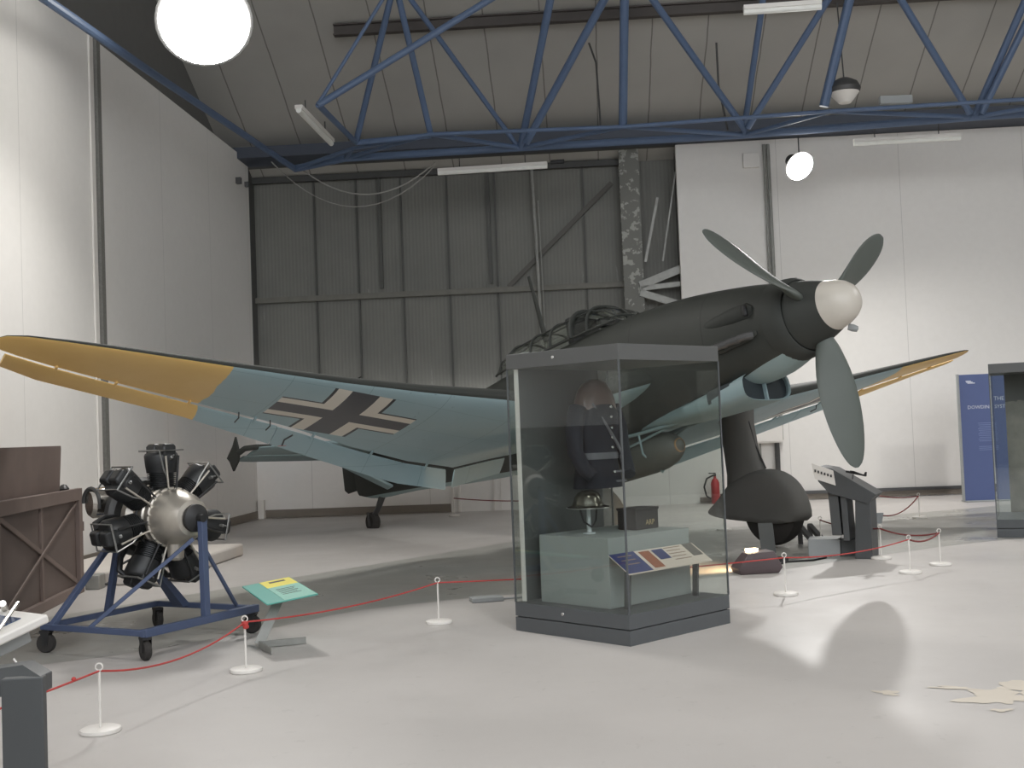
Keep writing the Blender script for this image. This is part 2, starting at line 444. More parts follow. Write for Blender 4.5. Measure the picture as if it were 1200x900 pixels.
# skirting
s = MB(); s.box((UL + .02, VW / 2, .09), (.04, VW - .1, .14)); hb(s, 'baseboard_left', 'skirt')
s = MB()
s.box(((UL - 2.78) / 2 + .05, VW - .02, .09), (-2.78 - UL - .1, .04, .16))
s.box(((2.2 + 30) / 2, VW - .02, .07), (27.8, .04, .10)); hb(s, 'baseboard_back', 'skirt')
s = MB(); s.box(((2.6 + 30) / 2, VW - .04, .15), (27.4, .05, .06)); hb(s, 'trim_1', 'darksteel')
s = MB(); s.box((UL + .10, VW - .1, .19), (.12, .12, .38)); hb(s, 'trim_2', 'white')
# door frame in the low wall behind the flaps
s = MB()
for u in (-2.74, -2.6): s.box((u, VW - .02, 1.1), (.05, .05, 2.2))
s.box((-1.9, VW - .025, 1.02), (.03, .03, 2.0)); s.box((-1.76, VW - .012, 1.02), (.02, .02, 2.0))
hb(s, 'trim_3', 'white')
# vertical slotted channel on the left wall
s = MB(); s.box((UL + .03, 15.87, 3.7), (.07, .12, 7.3)); hb(s, 'trim_4', pbr('slotted_channel', (118, 117, 112), .6, var=.35, scale=40))
s = MB(); s.box((UL + .02, 15.70, 3.7), (.03, .12, 7.3)); hb(s, 'trim_5', 'white')
# hooks near the wall corner
s = MB(); s.box((UL + .05, 22.55, 6.75), (.1, .1, .12)); tag(hb(s, 'wall_bracket', 'darksteel', kind=None), 'left of two small dark brackets high on the left wall by the corner', 'bracket')
s = MB(); s.box((UL + .04, 23.15, 6.8), (.08, .08, .1)); tag(hb(s, 'wall_bracket', 'darksteel', kind=None), 'small dark bracket high up right in the wall corner', 'bracket')

# old hangar doors
d = MB()
DL = UL - .1
d.box(((DL + DR + .1) / 2, VW + .62, 5.0), (DR - DL + .3, .06, 5.2))
door = hb(d, 'door_1', 'sheet')
def u_at(px):  # hall coordinate across the doors of things seen there
    return UL + (px - 300) * (DR - UL) / (787 - 300)
seams = MB()
for px in (368, 418, 470, 524, 580, 682): seams.box((u_at(px), VW + .56, 5), (.035, .06, 5.2))
for px in (445, 572): seams.box((u_at(px), VW + .55, 6.1), (.07, .07, 2.9))
seams.build('door_stile', pbr('stile', (80, 80, 76), .6, var=.2), door)
r = MB(); r.box(((DL + 1.0) / 2, VW + .5, 4.5), (1.0 - DL, .12, .11)); r.build('door_rail', pbr('rail', (110, 108, 100), .6, var=.3), door)
r = MB(); r.box(((DL + .9) / 2, VW + .5, 7.02), (.9 - DL, .12, .12)); r.build('door_rail', pbr('rail_dark', (70, 70, 68), .6, var=.2), door)
r = MB(); r.bar((u_at(592), VW + .48, 4.55), (u_at(715), VW + .48, 6.6), .06, .09); r.build('diagonal_brace', pbr('brace_dark', (84, 82, 76), .6), door)
s = MB(); s.box(((DL + DR) / 2, VW + .3, 7.28), (DR - DL, .9, .12)); s.box((DR + .03, VW + .35, 4.9), (.05, .5, 4.7)); s.box((DL + .02, VW + .35, 4.9), (.05, .5, 4.7)); hb(s, 'trim_6', pbr('door_lining', (82, 82, 79), .7))
# steel column with flaking paint and its brackets
c = MB(); uc = u_at(735)
c.box((uc, VW + .25, 4.0), (.40, .03, 6.6)); c.box((uc, VW + .42, 4.0), (.03, .32, 6.6)); c.box((uc, VW + .55, 4.0), (.40, .03, 6.6))
col = hb(c, 'steel_column', 'column', kind=None); tag(col, 'grey steel column with flaking paint in front of the dark hangar doors', 'column')
b = MB()
for z0, z1, hh in ((4.42, 4.72, .16), (4.36, 4.42, .10), (4.28, 3.98, .14)):
    b.bar((uc + .12, VW + .2, z0), (DR + .02, VW + .2, z1), .04, hh)
b.bar((uc + .25, VW + .22, 4.9), (uc + .55, VW + .22, 6.2), .02, .05); b.bar((uc + .6, VW + .22, 4.9), (DR, VW + .22, 6.7), .02, .03)
tag(hb(b, 'column_bracket', 'galv', kind=None), 'set of grey steel bracket arms between the flaking column and the white wall', 'bracket')
# cable and pole on the doors
b = MB(); b.tube([(u_at(624) , VW + .42, 6.95), (u_at(626), VW + .42, 5.5), (u_at(629), VW + .42, 3.0)], .035, 8); b.tube([(u_at(630), VW + .42, 6.3), (u_at(633), VW + .42, 3.0)], .015, 6)
tag(hb(b, 'conduit', 'galv', kind=None), 'pale vertical conduit running down the dark hangar doors', 'conduit')
# small black fitting

# roof: slopes up towards the camera side
rf = MB()
rp = [VW + .9, 15.0, -3.0]
for a_, b_ in zip(rp, rp[1:]):
    rf.add([(-9, a_, zr(a_)), (18.2, a_, zr(a_)), (18.2, b_, zr(b_)), (-9, b_, zr(b_)), (-9, a_, zr(a_) + .15), (18.2, a_, zr(a_) + .15), (18.2, b_, zr(b_) + .15), (-9, b_, zr(b_) + .15)],
       [(0, 1, 2, 3), (4, 7, 6, 5), (0, 4, 5, 1), (1, 5, 6, 2), (2, 6, 7, 3), (3, 7, 4, 0)])
hb(rf, 'ceiling', 'roof')
e = MB(); e.box((12.5, VW - .35, ZT - .02), (40, .8, .22)); hb(e, 'trim_7', pbr('gutter_dark', (66, 72, 84), .6))
def purlin(v, u0, u1, lab):
    p = MB(); z = zr(v) - .12
    for dz, ww in ((.09, .14), (-.09, .14)): p.box(((u0 + u1) / 2, v, z + dz), (u1 - u0, ww, .025))
    p.box(((u0 + u1) / 2, v, z), (u1 - u0, .02, .18))
    return tag(hb(p, 'roof_beam', pbr('purlin_brown', (74, 68, 64), .6), kind=None), lab, 'beam')
purlin(20.3, -4.2, 8.6, 'long dark steel beam running below the white roof panels at the top edge')
# ------------------------------------------------------------------ truss
Z0 = 6.8
A = [(-4.03, 22.3), (-2.95, 21.6), (.33, 21.31), (4.41, 21.01), (8.33, 20.36), (12.4, 19.9), (16.4, 19.5)]
Bn = [(-2.71, 20.9), (-1.26, 20.1), (2.12, 20.1), (5.58, 19.6), (10.2, 19.2), (14.4, 18.9)]
tr = thing('roof_truss', 'blue steel lattice truss spanning below the roof over the aircraft', 'truss', (2, 21, 6.8))
def T(p): return (p[0] - 2, p[1] - 21, p[2] - 6.8)
def member(name, pts, r):
    m_ = MB(); m_.tube([T(p) for p in pts], r, 10); return m_.build(name, 'truss', tr)
member('bottom_chord', [(x, y, Z0) for x, y in A], .07)
member('rear_chord', [(x, y, Z0) for x, y in Bn], .035)
member('side_chord', [(-4.03, 22.3, Z0), (-4.9, 16, Z0), (-5.9, 8, Z0)], .06)
for i in range(len(A)):
    for j in (i - 1, i):
        if 0 <= j < len(Bn): member('lateral_brace', [A[i] + (Z0,), Bn[j] + (Z0,)], .04)
def brace(px0, p1, r=.06): member('diagonal_brace', [px0, p1], r)
for a_, b_, r_ in [((-2.86,18.05,6.8),(1.24,18.47,9.3),.055), ((-2.87,18.04,6.8),(-1.29,18.23,9.3),.03), ((-2.60,20.47,6.8),(-1.47,18.21,9.3),.055), ((-1.25,20.26,6.8),(-1.71,18.19,9.3),.055),
                   ((0.29,21.31,6.8),(-1.92,18.17,9.3),.045), ((0.33,21.31,6.8),(1.05,18.45,9.3),.07), ((0.43,20.95,6.8),(2.21,18.56,9.3),.07), ((2.11,20.18,6.8),(2.10,18.55,9.3),.075),
                   ((4.34,20.63,6.8),(1.96,18.53,9.3),.06), ((4.38,21.00,6.8),(4.50,18.77,9.3),.055), ((4.36,20.52,6.8),(6.01,18.91,9.3),.06), ((5.39,19.29,6.8),(6.04,18.92,9.3),.08),
                   ((8.16,20.11,6.8),(6.18,18.93,9.3),.06), ((8.33,20.36,6.8),(9.25,19.22,9.3),.065), ((8.37,20.14,6.8),(9.50,19.24,9.3),.06)]:
    brace(a_, b_, r_)
member('top_chord', [(-3, 18.05, 9.3), (4, 18.7, 9.3), (13, 19.6, 9.3)], .08)
member('side_chord', [(-2.86, 18.05, 6.8), (-2.60, 20.47, 6.8), (-1.25, 20.2, 6.8)], .05)

# hanging cables between the truss and the long fitting
def sag(a, b, d, n=14):
    a = Vector(a); b = Vector(b)
    return [a.lerp(b, i / n) - Vector((0, 0, d * 4 * (i / n) * (1 - i / n))) for i in range(n + 1)]
c = MB(); c.tube(sag((-3.9, 22.4, 6.8), (-1.3, 22.0, 6.75), .55), .014, 6)
tag(c.build('hanging_cable', 'cablegrey'), 'upper of two thin cables sagging from the long white light fitting', 'cable')
c = MB(); c.tube(sag((-4.6, 22.9, 7.1), (-1.3, 22.05, 6.7), .85), .012, 6)
tag(c.build('hanging_cable', 'cablegrey'), 'lower of two thin cables sagging from the long white light fitting', 'cable')
c = MB(); c.tube([(1.62, 20.7, 8.5), (1.75, 20.9, 8.2), (1.8, 21.0, 6.9)], .02, 6)
tag(c.build('conduit', 'darksteel'), 'thin dark conduit hanging from the roof between two truss tubes', 'conduit')
c = MB(); c.tube([(3.9, 20.65, 8.4), (3.95, 20.9, 7.7), (4.1, 21.0, 6.9)], .02, 6)
tag(c.build('conduit', 'darksteel'), 'thin dark conduit hanging down left of the bright spotlight', 'conduit')

# fluorescent battens (switched off)
def batten(a, b, lab, tray=False):
    a = Vector(a); b = Vector(b); t = thing('batten_light', lab, 'light fitting', (a + b) / 2, group='white tube light fittings on the truss')
    o = (a + b) / 2
    m_ = MB(); m_.bar(a - o, b - o, .12, .06); m_.build('housing', 'white', t)
    m_ = MB(); m_.tube([a - o - Vector((0, 0, .05)), b - o - Vector((0, 0, .05))], .045, 10); m_.build('diffuser', 'tube', t)
    for k in (.2, .8):
        m_ = MB(); p = a.lerp(b, k) - o; m_.tube([p, p + Vector((0, 0, .22))], .01, 6)
        m_.build('hanger', 'darksteel', t)
    return t
batten((-1.26, 22.14, 6.62), (.83, 21.9, 6.62), 'long white light fitting hung below the truss in front of the dark doors', )
batten((-3.12, 17.75, 6.7), (-2.95, 19.89, 6.7), 'white tube light fitting hung at the left end of the truss')
batten((6.39, 21.04, 6.62), (8.28, 20.9, 6.62), 'thin white tube light fitting below the truss above the right wall')
batten((3.40, 15.9, 7.3), (4.45, 15.8, 7.3), 'pale light fitting cut by the top edge beside the roof beam')
# dark motor cylinder beside the long fitting
c = MB(); c.bar((.9, 21.9, 6.64), (1.15, 21.85, 6.64), .07, .07); tag(c.build('junction_box', 'black', bevel=.01), 'small black box at the end of the long white light fitting', 'box')

def high_bay(loc, lab, scale=1.0, aim=None, power=600, vis=True, col=(1, .98, .95), rad=.3, group=None, cone=2.7, rod=None):
    t = thing('high_bay_lamp', lab, 'lamp', loc, group=group)
    s_ = scale
    m_ = MB(); m_.lathe([(.10, .42), (.14, .40), (.14, .22), (.20, .16), (.34, .02), (.36, 0), (.34, 0), (.18, .14), (.0, .14)], seg=28)
    sh = m_.build('reflector', 'darksteel', t); sh.scale = (s_, s_, s_)
    m_ = MB(); m_.lathe([(.0, .0), (.33, .0), (.33, -.03), (.24, -.10), (.0, -.13)], seg=28, caps=False)
    l = m_.build('diffuser', 'lampwhite', t); l.scale = (s_, s_, s_)
    m_ = MB(); m_.tube([(0, 0, .3 * s_), (0, 0, rod if rod else .42 * s_ + .7)], .012, 6); m_.build('suspension_rod', 'darksteel', t)
    L = bpy.data.lights.new('lamp_light', 'SPOT'); L.energy = power; L.color = col; L.shadow_soft_size = rad; L.spot_size = cone; L.spot_blend = .9
    lo_ = bpy.data.objects.new('lamp_light', L); COL.objects.link(lo_); lo_.parent = t; lo_.location = (0, 0, -.5 * s_ - .05)
    if aim:
        d = Vector(aim).normalized(); q = d.to_track_quat('-Z', 'Y')
        for o in (sh, l): o.rotation_mode = 'QUATERNION'; o.rotation_quaternion = q
        lo_.location = d * (.5 * s_ + .1); lo_.rotation_mode = 'QUATERNION'; lo_.rotation_quaternion = Vector((d.x * .4, d.y * .4, d.z)).normalized().to_track_quat('-Z', 'Y')
    return t
POW = 1.0
high_bay((-3.74, 14.65, 6.95), 'large bright high bay lamp glaring at the upper left by the wall', 1.7, aim=(.25, -.75, -.75), power=380 * POW, rad=.35, rod=4.75)
high_bay((5.45, 21.3, 6.25), 'bright lamp glaring below the truss on the right', .8, aim=(.3, -.75, -.55), power=620 * POW, rad=.12, rod=.56, cone=2.9)
# unseen lamps added to light the hall from out of the frame
for i, (x, y, p) in enumerate([(1.0, 6.0, 260), (8.5, 6.0, 260), (11.0, 13.5, 850)]):
    high_bay((x, y, 7.6), 'high bay lamp of the hall hanging out of the picture', 1.0, power=p * POW, rod=4.1, group='lamps of the hall beyond the frame')

# dish shaped loudspeaker under the roof
t = thing('pendant_speaker', 'grey dome shaped fitting with a white underside hanging by the truss at right', 'light fitting', (5.75, 19.3, 6.95))
m_ = MB(); m_.lathe([(.0, .32), (.10, .31), (.22, .24), (.27, .14), (.25, .08), (.14, .02), (0, .0)], seg=24); m_.build('dome', 'darksteel', t)
m_ = MB(); m_.lathe([(.24, .07), (.17, -.02), (.10, -.10), (0, -.12)], seg=24); m_.build('diffuser', 'white', t)
m_ = MB(); m_.tube([(0, 0, .3), (-.05, 0, 1.6)], .012, 6); m_.build('suspension_rod', 'darksteel', t)
m_ = MB(); m_.box((6.7, 19.6, 6.95), (.55, .1, .14)); tag(m_.build('cable_tray', 'lightgrey', bevel=.01), 'grey tray on the truss right of the dome shaped fitting', 'tray')

# wall fittings on the right wall
def wall_pt(x):  # hall u for a world x on the back wall
    return (x - VW * math.sin(AZ)) / math.cos(AZ)
c = MB(); u = wall_pt(5.23)
for du, r_ in ((-.02, .03), (.06, .035)): c.tube([(u + du, VW - .06, 1.2 if du > 0 else 1.3), (u + du, VW - .06, 7.1)], r_, 8)
tag(hb(c, 'conduit', 'galv', kind=None), 'pair of grey vertical conduits on the white wall behind the propeller', 'conduit')
c = MB(); c.box((wall_pt(4.95), VW - .04, 6.8), (.32, .06, .30)); tag(hb(c, 'wall_box', 'wall', kind=None, bevel=.01), 'small white box high on the wall left of the bright spotlight', 'box')
t = thing('distribution_box', 'white electrical box on two conduits fixed to the back wall behind the landing gear', 'electrical box', hall(wall_pt(5.02), VW - .12, 0), -AZ)
m_ = MB(); m_.box((0, 0, 1.38), (.54, .22, .46)); m_.build('box_body', 'white', t, bevel=.01)
m_ = MB(); m_.box((0, -.115, 1.38), (.48, .015, .40)); m_.build('box_door', 'white', t, bevel=.004)
m_ = MB(); m_.tube([(-.16, .05, .1), (-.16, .05, 1.2)], .02, 8); m_.build('conduit', 'galv', t)
m_ = MB(); m_.tube([(.17, .05, .1), (.17, .05, 1.25)], .05, 8); m_.build('conduit', 'darksteel', t)
# fire extinguisher
t = thing('fire_extinguisher', 'red fire extinguisher with black hose standing by the back wall', 'fire extinguisher', hall(wall_pt(3.93), VW - .22, 0), -AZ)
m_ = MB(); m_.lathe([(.075, 0), (.085, .02), (.085, .40), (.06, .47), (.028, .50), (.028, .54)], seg=20); m_.build('cylinder', 'redgloss', t)
m_ = MB(); m_.box((0, 0, .56), (.05, .04, .05)); m_.box((-.05, 0, .60), (.14, .025, .02)); m_.build('valve_handle', 'black', t)
m_ = MB(); m_.tube([(-.03, 0, .56), (-.16, -.02, .50), (-.22, -.03, .34), (-.18, -.04, .16), (-.10, -.06, .10)], .018, 8); m_.build('hose', 'black', t)
# exit door sign
t = thing('door_sign', 'green door instruction sign with white letters on the low back wall', 'sign', hall(wall_pt(.12), VW - .01, .80), -AZ)
m_ = MB(); m_.box((0, 0, 0), (.26, .012, .22)); m_.build('sign_panel', 'exit', t)
m_ = MB(); text_mesh('PUSH BAR', .055, m_, (-.11, -.008, .02), (1, 0, 0), (0, 0, 1)); text_mesh('TO OPEN', .055, m_, (-.11, -.008, -.07), (1, 0, 0), (0, 0, 1)); m_.build('lettering', 'white', t)
t = thing('push_bar', 'grey push bar arm on the back wall left of the green sign', 'door bar', hall(wall_pt(-.22), VW - .05, .9), -AZ)
m_ = MB(); m_.bar((-.1, 0, .12), (.14, -.08, -.16), .05, .06); m_.build('arm', 'darksteel', t)
m_ = MB(); m_.bar((.12, -.08, -.15), (.34, -.08, -.13), .05, .05); m_.build('bar', 'darksteel', t)
# blue banner
t = thing('exhibition_banner', 'tall blue text panel with white heading standing before the back wall', 'banner', (8.52, 20.95, 0), -AZ)
m_ = MB(); m_.box((0, 0, 1.15), (.96, .05, 2.26)); m_.build('panel', 'bannerblue', t, bevel=.004)
m_ = MB(); m_.box((-.50, 0, 1.15), (.035, .07, 2.28)); m_.build('frame_edge', 'lightgrey', t)
m_ = MB()
text_mesh('THE', .10, m_, (.20, -.027, 1.80), (1, 0, 0), (0, 0, 1), align='CENTER')
text_mesh('DOWDING SYSTEM', .088, m_, (.03, -.027, 1.66), (1, 0, 0), (0, 0, 1), align='CENTER')
m_.build('heading', 'bannerwhite', t)
m_ = MB()
for i, (dx, w_) in enumerate(((0, .09), (.02, .11), (.05, .13))): m_.box((-.32 + dx, -.027, 2.16 - .018 * i), (w_, .004, .019))
m_.build('logo', 'bannerwhite', t)
m_ = MB()
for i in range(11): m_.box((-.02, -.027, 1.40 - i * .032), (.34 - .02 * (i % 3), .003, .011))
for i in range(3): m_.box((-.02, -.027, .98 - i * .03), (.34, .003, .010))
m_.build('body_text', 'bannertext', t)
m_ = MB(); m_.box((0, 0, .012), (.98, .34, .02)); m_.build('base_plate', 'lightgrey', t)

# ------------------------------------------------------------------ aircraft
fw = Vector((math.cos(-.942605) * math.cos(.2019144), math.sin(-.942605) * math.cos(.2019144), math.sin(.2019144)))
pt = Vector((-math.sin(-.942605), math.cos(-.942605), 0)); upv = fw.cross(pt)
AM = Matrix((fw, pt, upv)).transposed().to_4x4(); AM.translation = (3.56548, 11.91376, 2.84029)
ac = thing('dive_bomber', 'large dark green and pale blue propeller dive bomber with cranked wings', 'aircraft', (0, 0, 0))
ac.matrix_world = AM

def ring(x, zt, zb, hw, n=28, e=2.3, zc=None):
    zc = (zt + zb) / 2 + .0 if zc is None else zc
    R = []
    for k in range(n):
        t = 2 * PI * k / n; c_, s_ = math.cos(t), math.sin(t)
        y = hw * math.copysign(abs(c_) ** (2 / e), c_); h = (zt - zc) if s_ > 0 else (zc - zb)
        R.append((x, y, zc + h * math.copysign(abs(s_) ** (2 / e), s_)))
    return R
def smooth_rings(st, sub=3):
    out = []
    def cr4(p0, p1, p2, p3, t):
        return .5 * (2 * p1 + (p2 - p0) * t + (2 * p0 - 5 * p1 + 4 * p2 - p3) * t * t + (3 * p1 - p0 - 3 * p2 + p3) * t ** 3)
    for i in range(len(st) - 1):
        a = st[max(i - 1, 0)]; b = st[i]; c = st[i + 1]; d = st[min(i + 2, len(st) - 1)]
        for k in range(sub):
            t = k / sub; out.append([cr4(a[j], b[j], c[j], d[j], t) for j in range(len(b))])
    out.append(list(st[-1])); return out
FST = [(-.70, .375, -.395, .39, 2.0, 0), (-.82, .415, -.45, .425, 2.05, 0), (-1.13, .505, -.535, .45, 2.2, 0), (-1.45, .575, -.555, .47, 2.3, 0), (-1.9, .66, -.575, .49, 2.4, .0), (-2.45, .735, -.62, .51, 2.5, .02),
       (-3.2, .785, -.66, .53, 2.6, .04), (-4.0, .79, -.69, .54, 2.6, .05), (-5.0, .78, -.70, .53, 2.5, .05), (-6.0, .75, -.665, .50, 2.4, .06), (-7.5, .67, -.53, .40, 2.2, .08), (-9.0, .58, -.36, .27, 2.1, .1), (-10.3, .50, -.26, .15, 2.0, .12), (-11.0, .46, -.09, .06, 2.0, .15)]
m_ = MB(); m_.loft([ring(s[0], s[1], s[2], s[3], 32, s[4], s[5]) for s in smooth_rings(FST, 3)])
m_.build('fuselage', 'fuselage', ac, sharp=50)
# cowl lip behind the spinner
m_ = MB(); m_.lathe([(.36, -.70), (.40, -.665), (.435, -.70), (.455, -.80), (.462, -.92), (.45, -.93), (.40, -.9)], axis=(1, 0, 0), seg=36, caps=False)
m_.build('cowl_ring', 'dark', ac)
# spinner
sp_ = MB(); sp_.lathe([(.268, -.31), (.298, -.39), (.345, -.53), (.380, -.65), (.384, -.67), (.30, -.68), (0, -.68)], axis=(1, 0, 0), seg=40, caps=False)
spn = sp_.build('spinner', 'dark', ac)
sp_ = MB(); sp_.lathe([(0, .0), (.05, -.002), (.105, -.018), (.16, -.055), (.205, -.115), (.242, -.20), (.270, -.31), (.25, -.315), (0, -.315)], axis=(1, 0, 0), seg=40, caps=False)
tag(sp_.build('spinner_cap', 'spin', spn), 'pale grey spinner nose cap')
sp_ = MB(); sp_.ball((-.035, -.06, -.005), .014, 8, 6); sp_.build('centre_hole', 'black', spn)
# propeller blades
def blade(th):
    rad = Vector((0, math.cos(th), math.sin(th))); tg = Vector((0, -math.sin(th), math.cos(th))); X = Vector((1, 0, 0))
    st = [(.31, .085, .045, 56), (.40, .12, .05, 52), (.50, .145, .042, 48), (.68, .182, .030, 41), (.88, .204, .024, 35), (1.08, .206, .019, 30), (1.28, .190, .015, 26), (1.46, .156, .012, 23), (1.58, .118, .009, 21), (1.66, .074, .007, 20), (1.70, .02, .004, 20)]
    R = []
    for r, c, tk, be in smooth_rings(st, 2):
        be = math.radians(be); cd = tg * math.cos(be) + X * math.sin(be); nd = X * math.cos(be) - tg * math.sin(be)
        R.append([Vector((-.51, 0, 0)) + rad * r + cd * c * math.cos(a) + nd * tk * math.sin(a) for a in (2 * PI * k / 18 for k in range(18))])
    b = MB(); b.loft(R); return b
for i in range(3): blade(2.66322 - i * 2.0944).build('propeller_blade', 'prop', ac, sharp=60)
# small pale fitting below the spinner, on an added stem
m_ = MB(); m_.lathe([(0, 0), (.035, .005), (.04, .05), (.03, .10), (0, .11)], origin=(-.30, .16, -.235), axis=(.5, .4, -.35), seg=12); m_.tube([(-.26, .14, -.17), (-.29, .17, -.25)], .012, 6); m_.build('spinner_fitting', 'lightgrey', ac)

# exhaust stacks
for s_ in (-1, 1):
    f_ = MB(); f_.loft([[(x, s_ * (hw + d * math.cos(a) * .6), zc + d * math.sin(a)) for a in (2 * PI * k / 14 for k in range(14))] for x, hw, d, zc in ((-1.0, .445, .02, -.10), (-1.1, .455, .055, -.105), (-1.5, .475, .07, -.115), (-1.95, .495, .065, -.125), (-2.1, .49, .03, -.125))])
    ex = f_.build('exhaust_fairing', 'dark', ac)
    for k in range(6):
        x = -1.08 - k * .165
        e_ = MB(); e_.tube([(x + .02, s_ * .46, -.11), (x - .03, s_ * .53, -.115), (x - .11, s_ * .56, -.12)], [.045, .042, .038], 10); e_.build('exhaust_stub', 'darksteel', ex)
# intake bulge on the starboard cowling side, small grille
m_ = MB(); m_.loft([[(x, -(hw + .07 * d * math.cos(a)), .17 + .12 * d * math.sin(a)) for a in (2 * PI * k / 14 for k in range(14))] for x, hw, d in ((-1.02, .42, .3), (-1.08, .425, .75), (-1.3, .43, .8), (-1.6, .44, .6), (-1.95, .44, .2))])
m_.build('cowl_blister', 'dark', ac)
m_ = MB(); m_.box((-1.09, -.455, .17), (.06, .08, .13)); m_.build('blister_intake', 'black', ac, bevel=.02)
# oil cooler under the nose
m_ = MB()
def rr(x, hw, zt, zb, n=24): return ring(x, zt, zb, hw, n, 3.2)
m_.loft([rr(-1.42, .37, -.43, -.74), rr(-1.40, .385, -.42, -.755), rr(-1.7, .37, -.46, -.765), rr(-2.3, .32, -.50, -.75), rr(-3.0, .26, -.52, -.70), rr(-3.4, .20, -.54, -.66)], caps=False)
oc = m_.build('oil_cooler_fairing', 'blue', ac)
m_ = MB(); m_.loft([rr(-1.46, .375, -.44, -.745), rr(-2.0, .35, -.46, -.73)]); m_.build('cooler_core', 'inside', oc)
m_ = MB(); m_.box((-1.44, .0, -.60), (.05, .02, .30)); m_.build('cooler_divider', 'blue', oc)

# --- wings
WS = [(0.30, (-2.62, -.12), (-5.72, -.42), .145), (.9, (-2.72, -.235), (-5.60, -.50), .15), (1.62, (-2.90, -.375), (-5.46, -.615), .155), (1.72, (-2.92, -.365), (-5.42, -.605), .155),
      (2.4, (-2.985, -.262), (-5.27, -.53), .15), (3.3, (-3.19, -.125), (-5.00, -.37), .145), (4.2, (-3.30, .008), (-4.66, -.185), .145), (5.4, (-3.35, .19), (-4.32, .035), .15), (6.4, (-3.365, .34), (-4.07, .225), .15), (6.9, (-3.385, .415), (-3.93, .32), .14), (7.25, (-3.42, .468), (-3.80, .385), .12), (7.42, (-3.47, .485), (-3.72, .42), .10), (7.50, (-3.54, .480), (-3.66, .45), .06)]
def wing_pt(y, t):
    """linear interpolation of chord line at |y|; t = fraction from LE to TE"""
    for a, b in zip(WS, WS[1:]):
        if a[0] <= y <= b[0]:
            k = (y - a[0]) / (b[0] - a[0]); le = [a[1][i] + k * (b[1][i] - a[1][i]) for i in (0, 1)]; te = [a[2][i] + k * (b[2][i] - a[2][i]) for i in (0, 1)]
            return le, te
    return WS[-1][1], WS[-1][2]
def naca(t, x): return 5 * t * (.2969 * math.sqrt(x) - .126 * x - .3516 * x * x + .2843 * x ** 3 - .1036 * x ** 4)
XS = [0, .004, .015, .035, .07, .13, .22, .34, .48, .63, .78, .9, 1.0]
def foil(y, le, te, t, sgn, up_f=1.15, lo_f=.7):
    L = Vector((le[0], sgn * y, le[1])); Tt = Vector((te[0], sgn * y, te[1])); d = Tt - L; c = d.length; nrm = Vector((-d.z, 0, d.x)).normalized()
    if nrm.z < 0: nrm = -nrm
    top = [L + d * x + nrm * naca(t, x) * c * up_f for x in XS]; bot = [L + d * x - nrm * naca(t, x) * c * lo_f for x in XS]
    return top[::-1] + bot[1:]
def wing_mesh(stations, sgn, mats_split=2, up_f=1.15, lo_f=.7):
    m_ = MB(); R = [foil(s[0], s[1], s[2], s[3], sgn, up_f, lo_f) for s in stations]; n = len(R[0]); ntop = len(XS)
    vs = [p for r in R for p in r]; 
    up_faces = []; lo_faces = []
    for i in range(len(R) - 1):
        for k in range(n):
            k2 = (k + 1) % n; f = (i * n + k, i * n + k2, (i + 1) * n + k2, (i + 1) * n + k)
            (up_faces if k < ntop - 1 + mats_split else lo_faces).append(f) if k != n - 1 else lo_faces.append(f)
    o = len(m_.v); m_.v += [tuple(p) for p in vs]
    for f in up_faces: m_.f.append(f); m_.m.append(0)
    for f in lo_faces: m_.f.append(f); m_.m.append(1)
    m_.f.append(tuple(range(n))); m_.m.append(1); m_.f.append(tuple(range((len(R) - 1) * n, len(R) * n))); m_.m.append(1)
    return m_
WSf = []
for a, b in zip(WS, WS[1:]):
    k = 3 if b[0] - a[0] > .5 else 1
    for j in range(k):
        t = j / k; WSf.append((a[0] + t * (b[0] - a[0]), tuple(a[1][i] + t * (b[1][i] - a[1][i]) for i in (0, 1)), tuple(a[2][i] + t * (b[2][i] - a[2][i]) for i in (0, 1)), a[3] + t * (b[3] - a[3])))
WSf.append(WS[-1])
# trailing edge surfaces: (|y|, TE x, TE z)
FT = [(1.76, -5.49, -.895), (2.49, -5.56, -.745), (3.59, -5.19, -.495), (4.56, -4.85, -.272), (5.5, -4.52, -.06), (6.5, -4.34, .165), (7.1, -4.24, .30), (7.3, -4.17, .345), (7.40, -4.02, .365)]
IT = [(.62, -5.84, -.67), (1.1, -5.78, -.755), (1.58, -5.62, -.855)]
def te_at(tab, y):
    for a, b in zip(tab, tab[1:]):
        if a[0] <= y <= b[0] + 1e-6:
            k = (y - a[0]) / (b[0] - a[0]); return a[1] + k * (b[1] - a[1]), a[2] + k * (b[2] - a[2])
    return tab[-1][1:]
def surface(y0, y1, tab, sgn, gap):
    ys = [y0 + (y1 - y0) * i / 8 for i in range(9)] if y1 - y0 > .6 else [y0, (y0 + y1) / 2, y1]
    if y1 > 7.2: ys += []
    S = []
    for y in ys:
        le, te = wing_pt(y, 0); tx, tz = te_at(tab, y)
        d = Vector((tx - te[0], 0, tz - te[1])).normalized() * gap
        S.append((y, (te[0] + d.x, te[1] + d.z - .012), (tx, tz), .11))
    return S
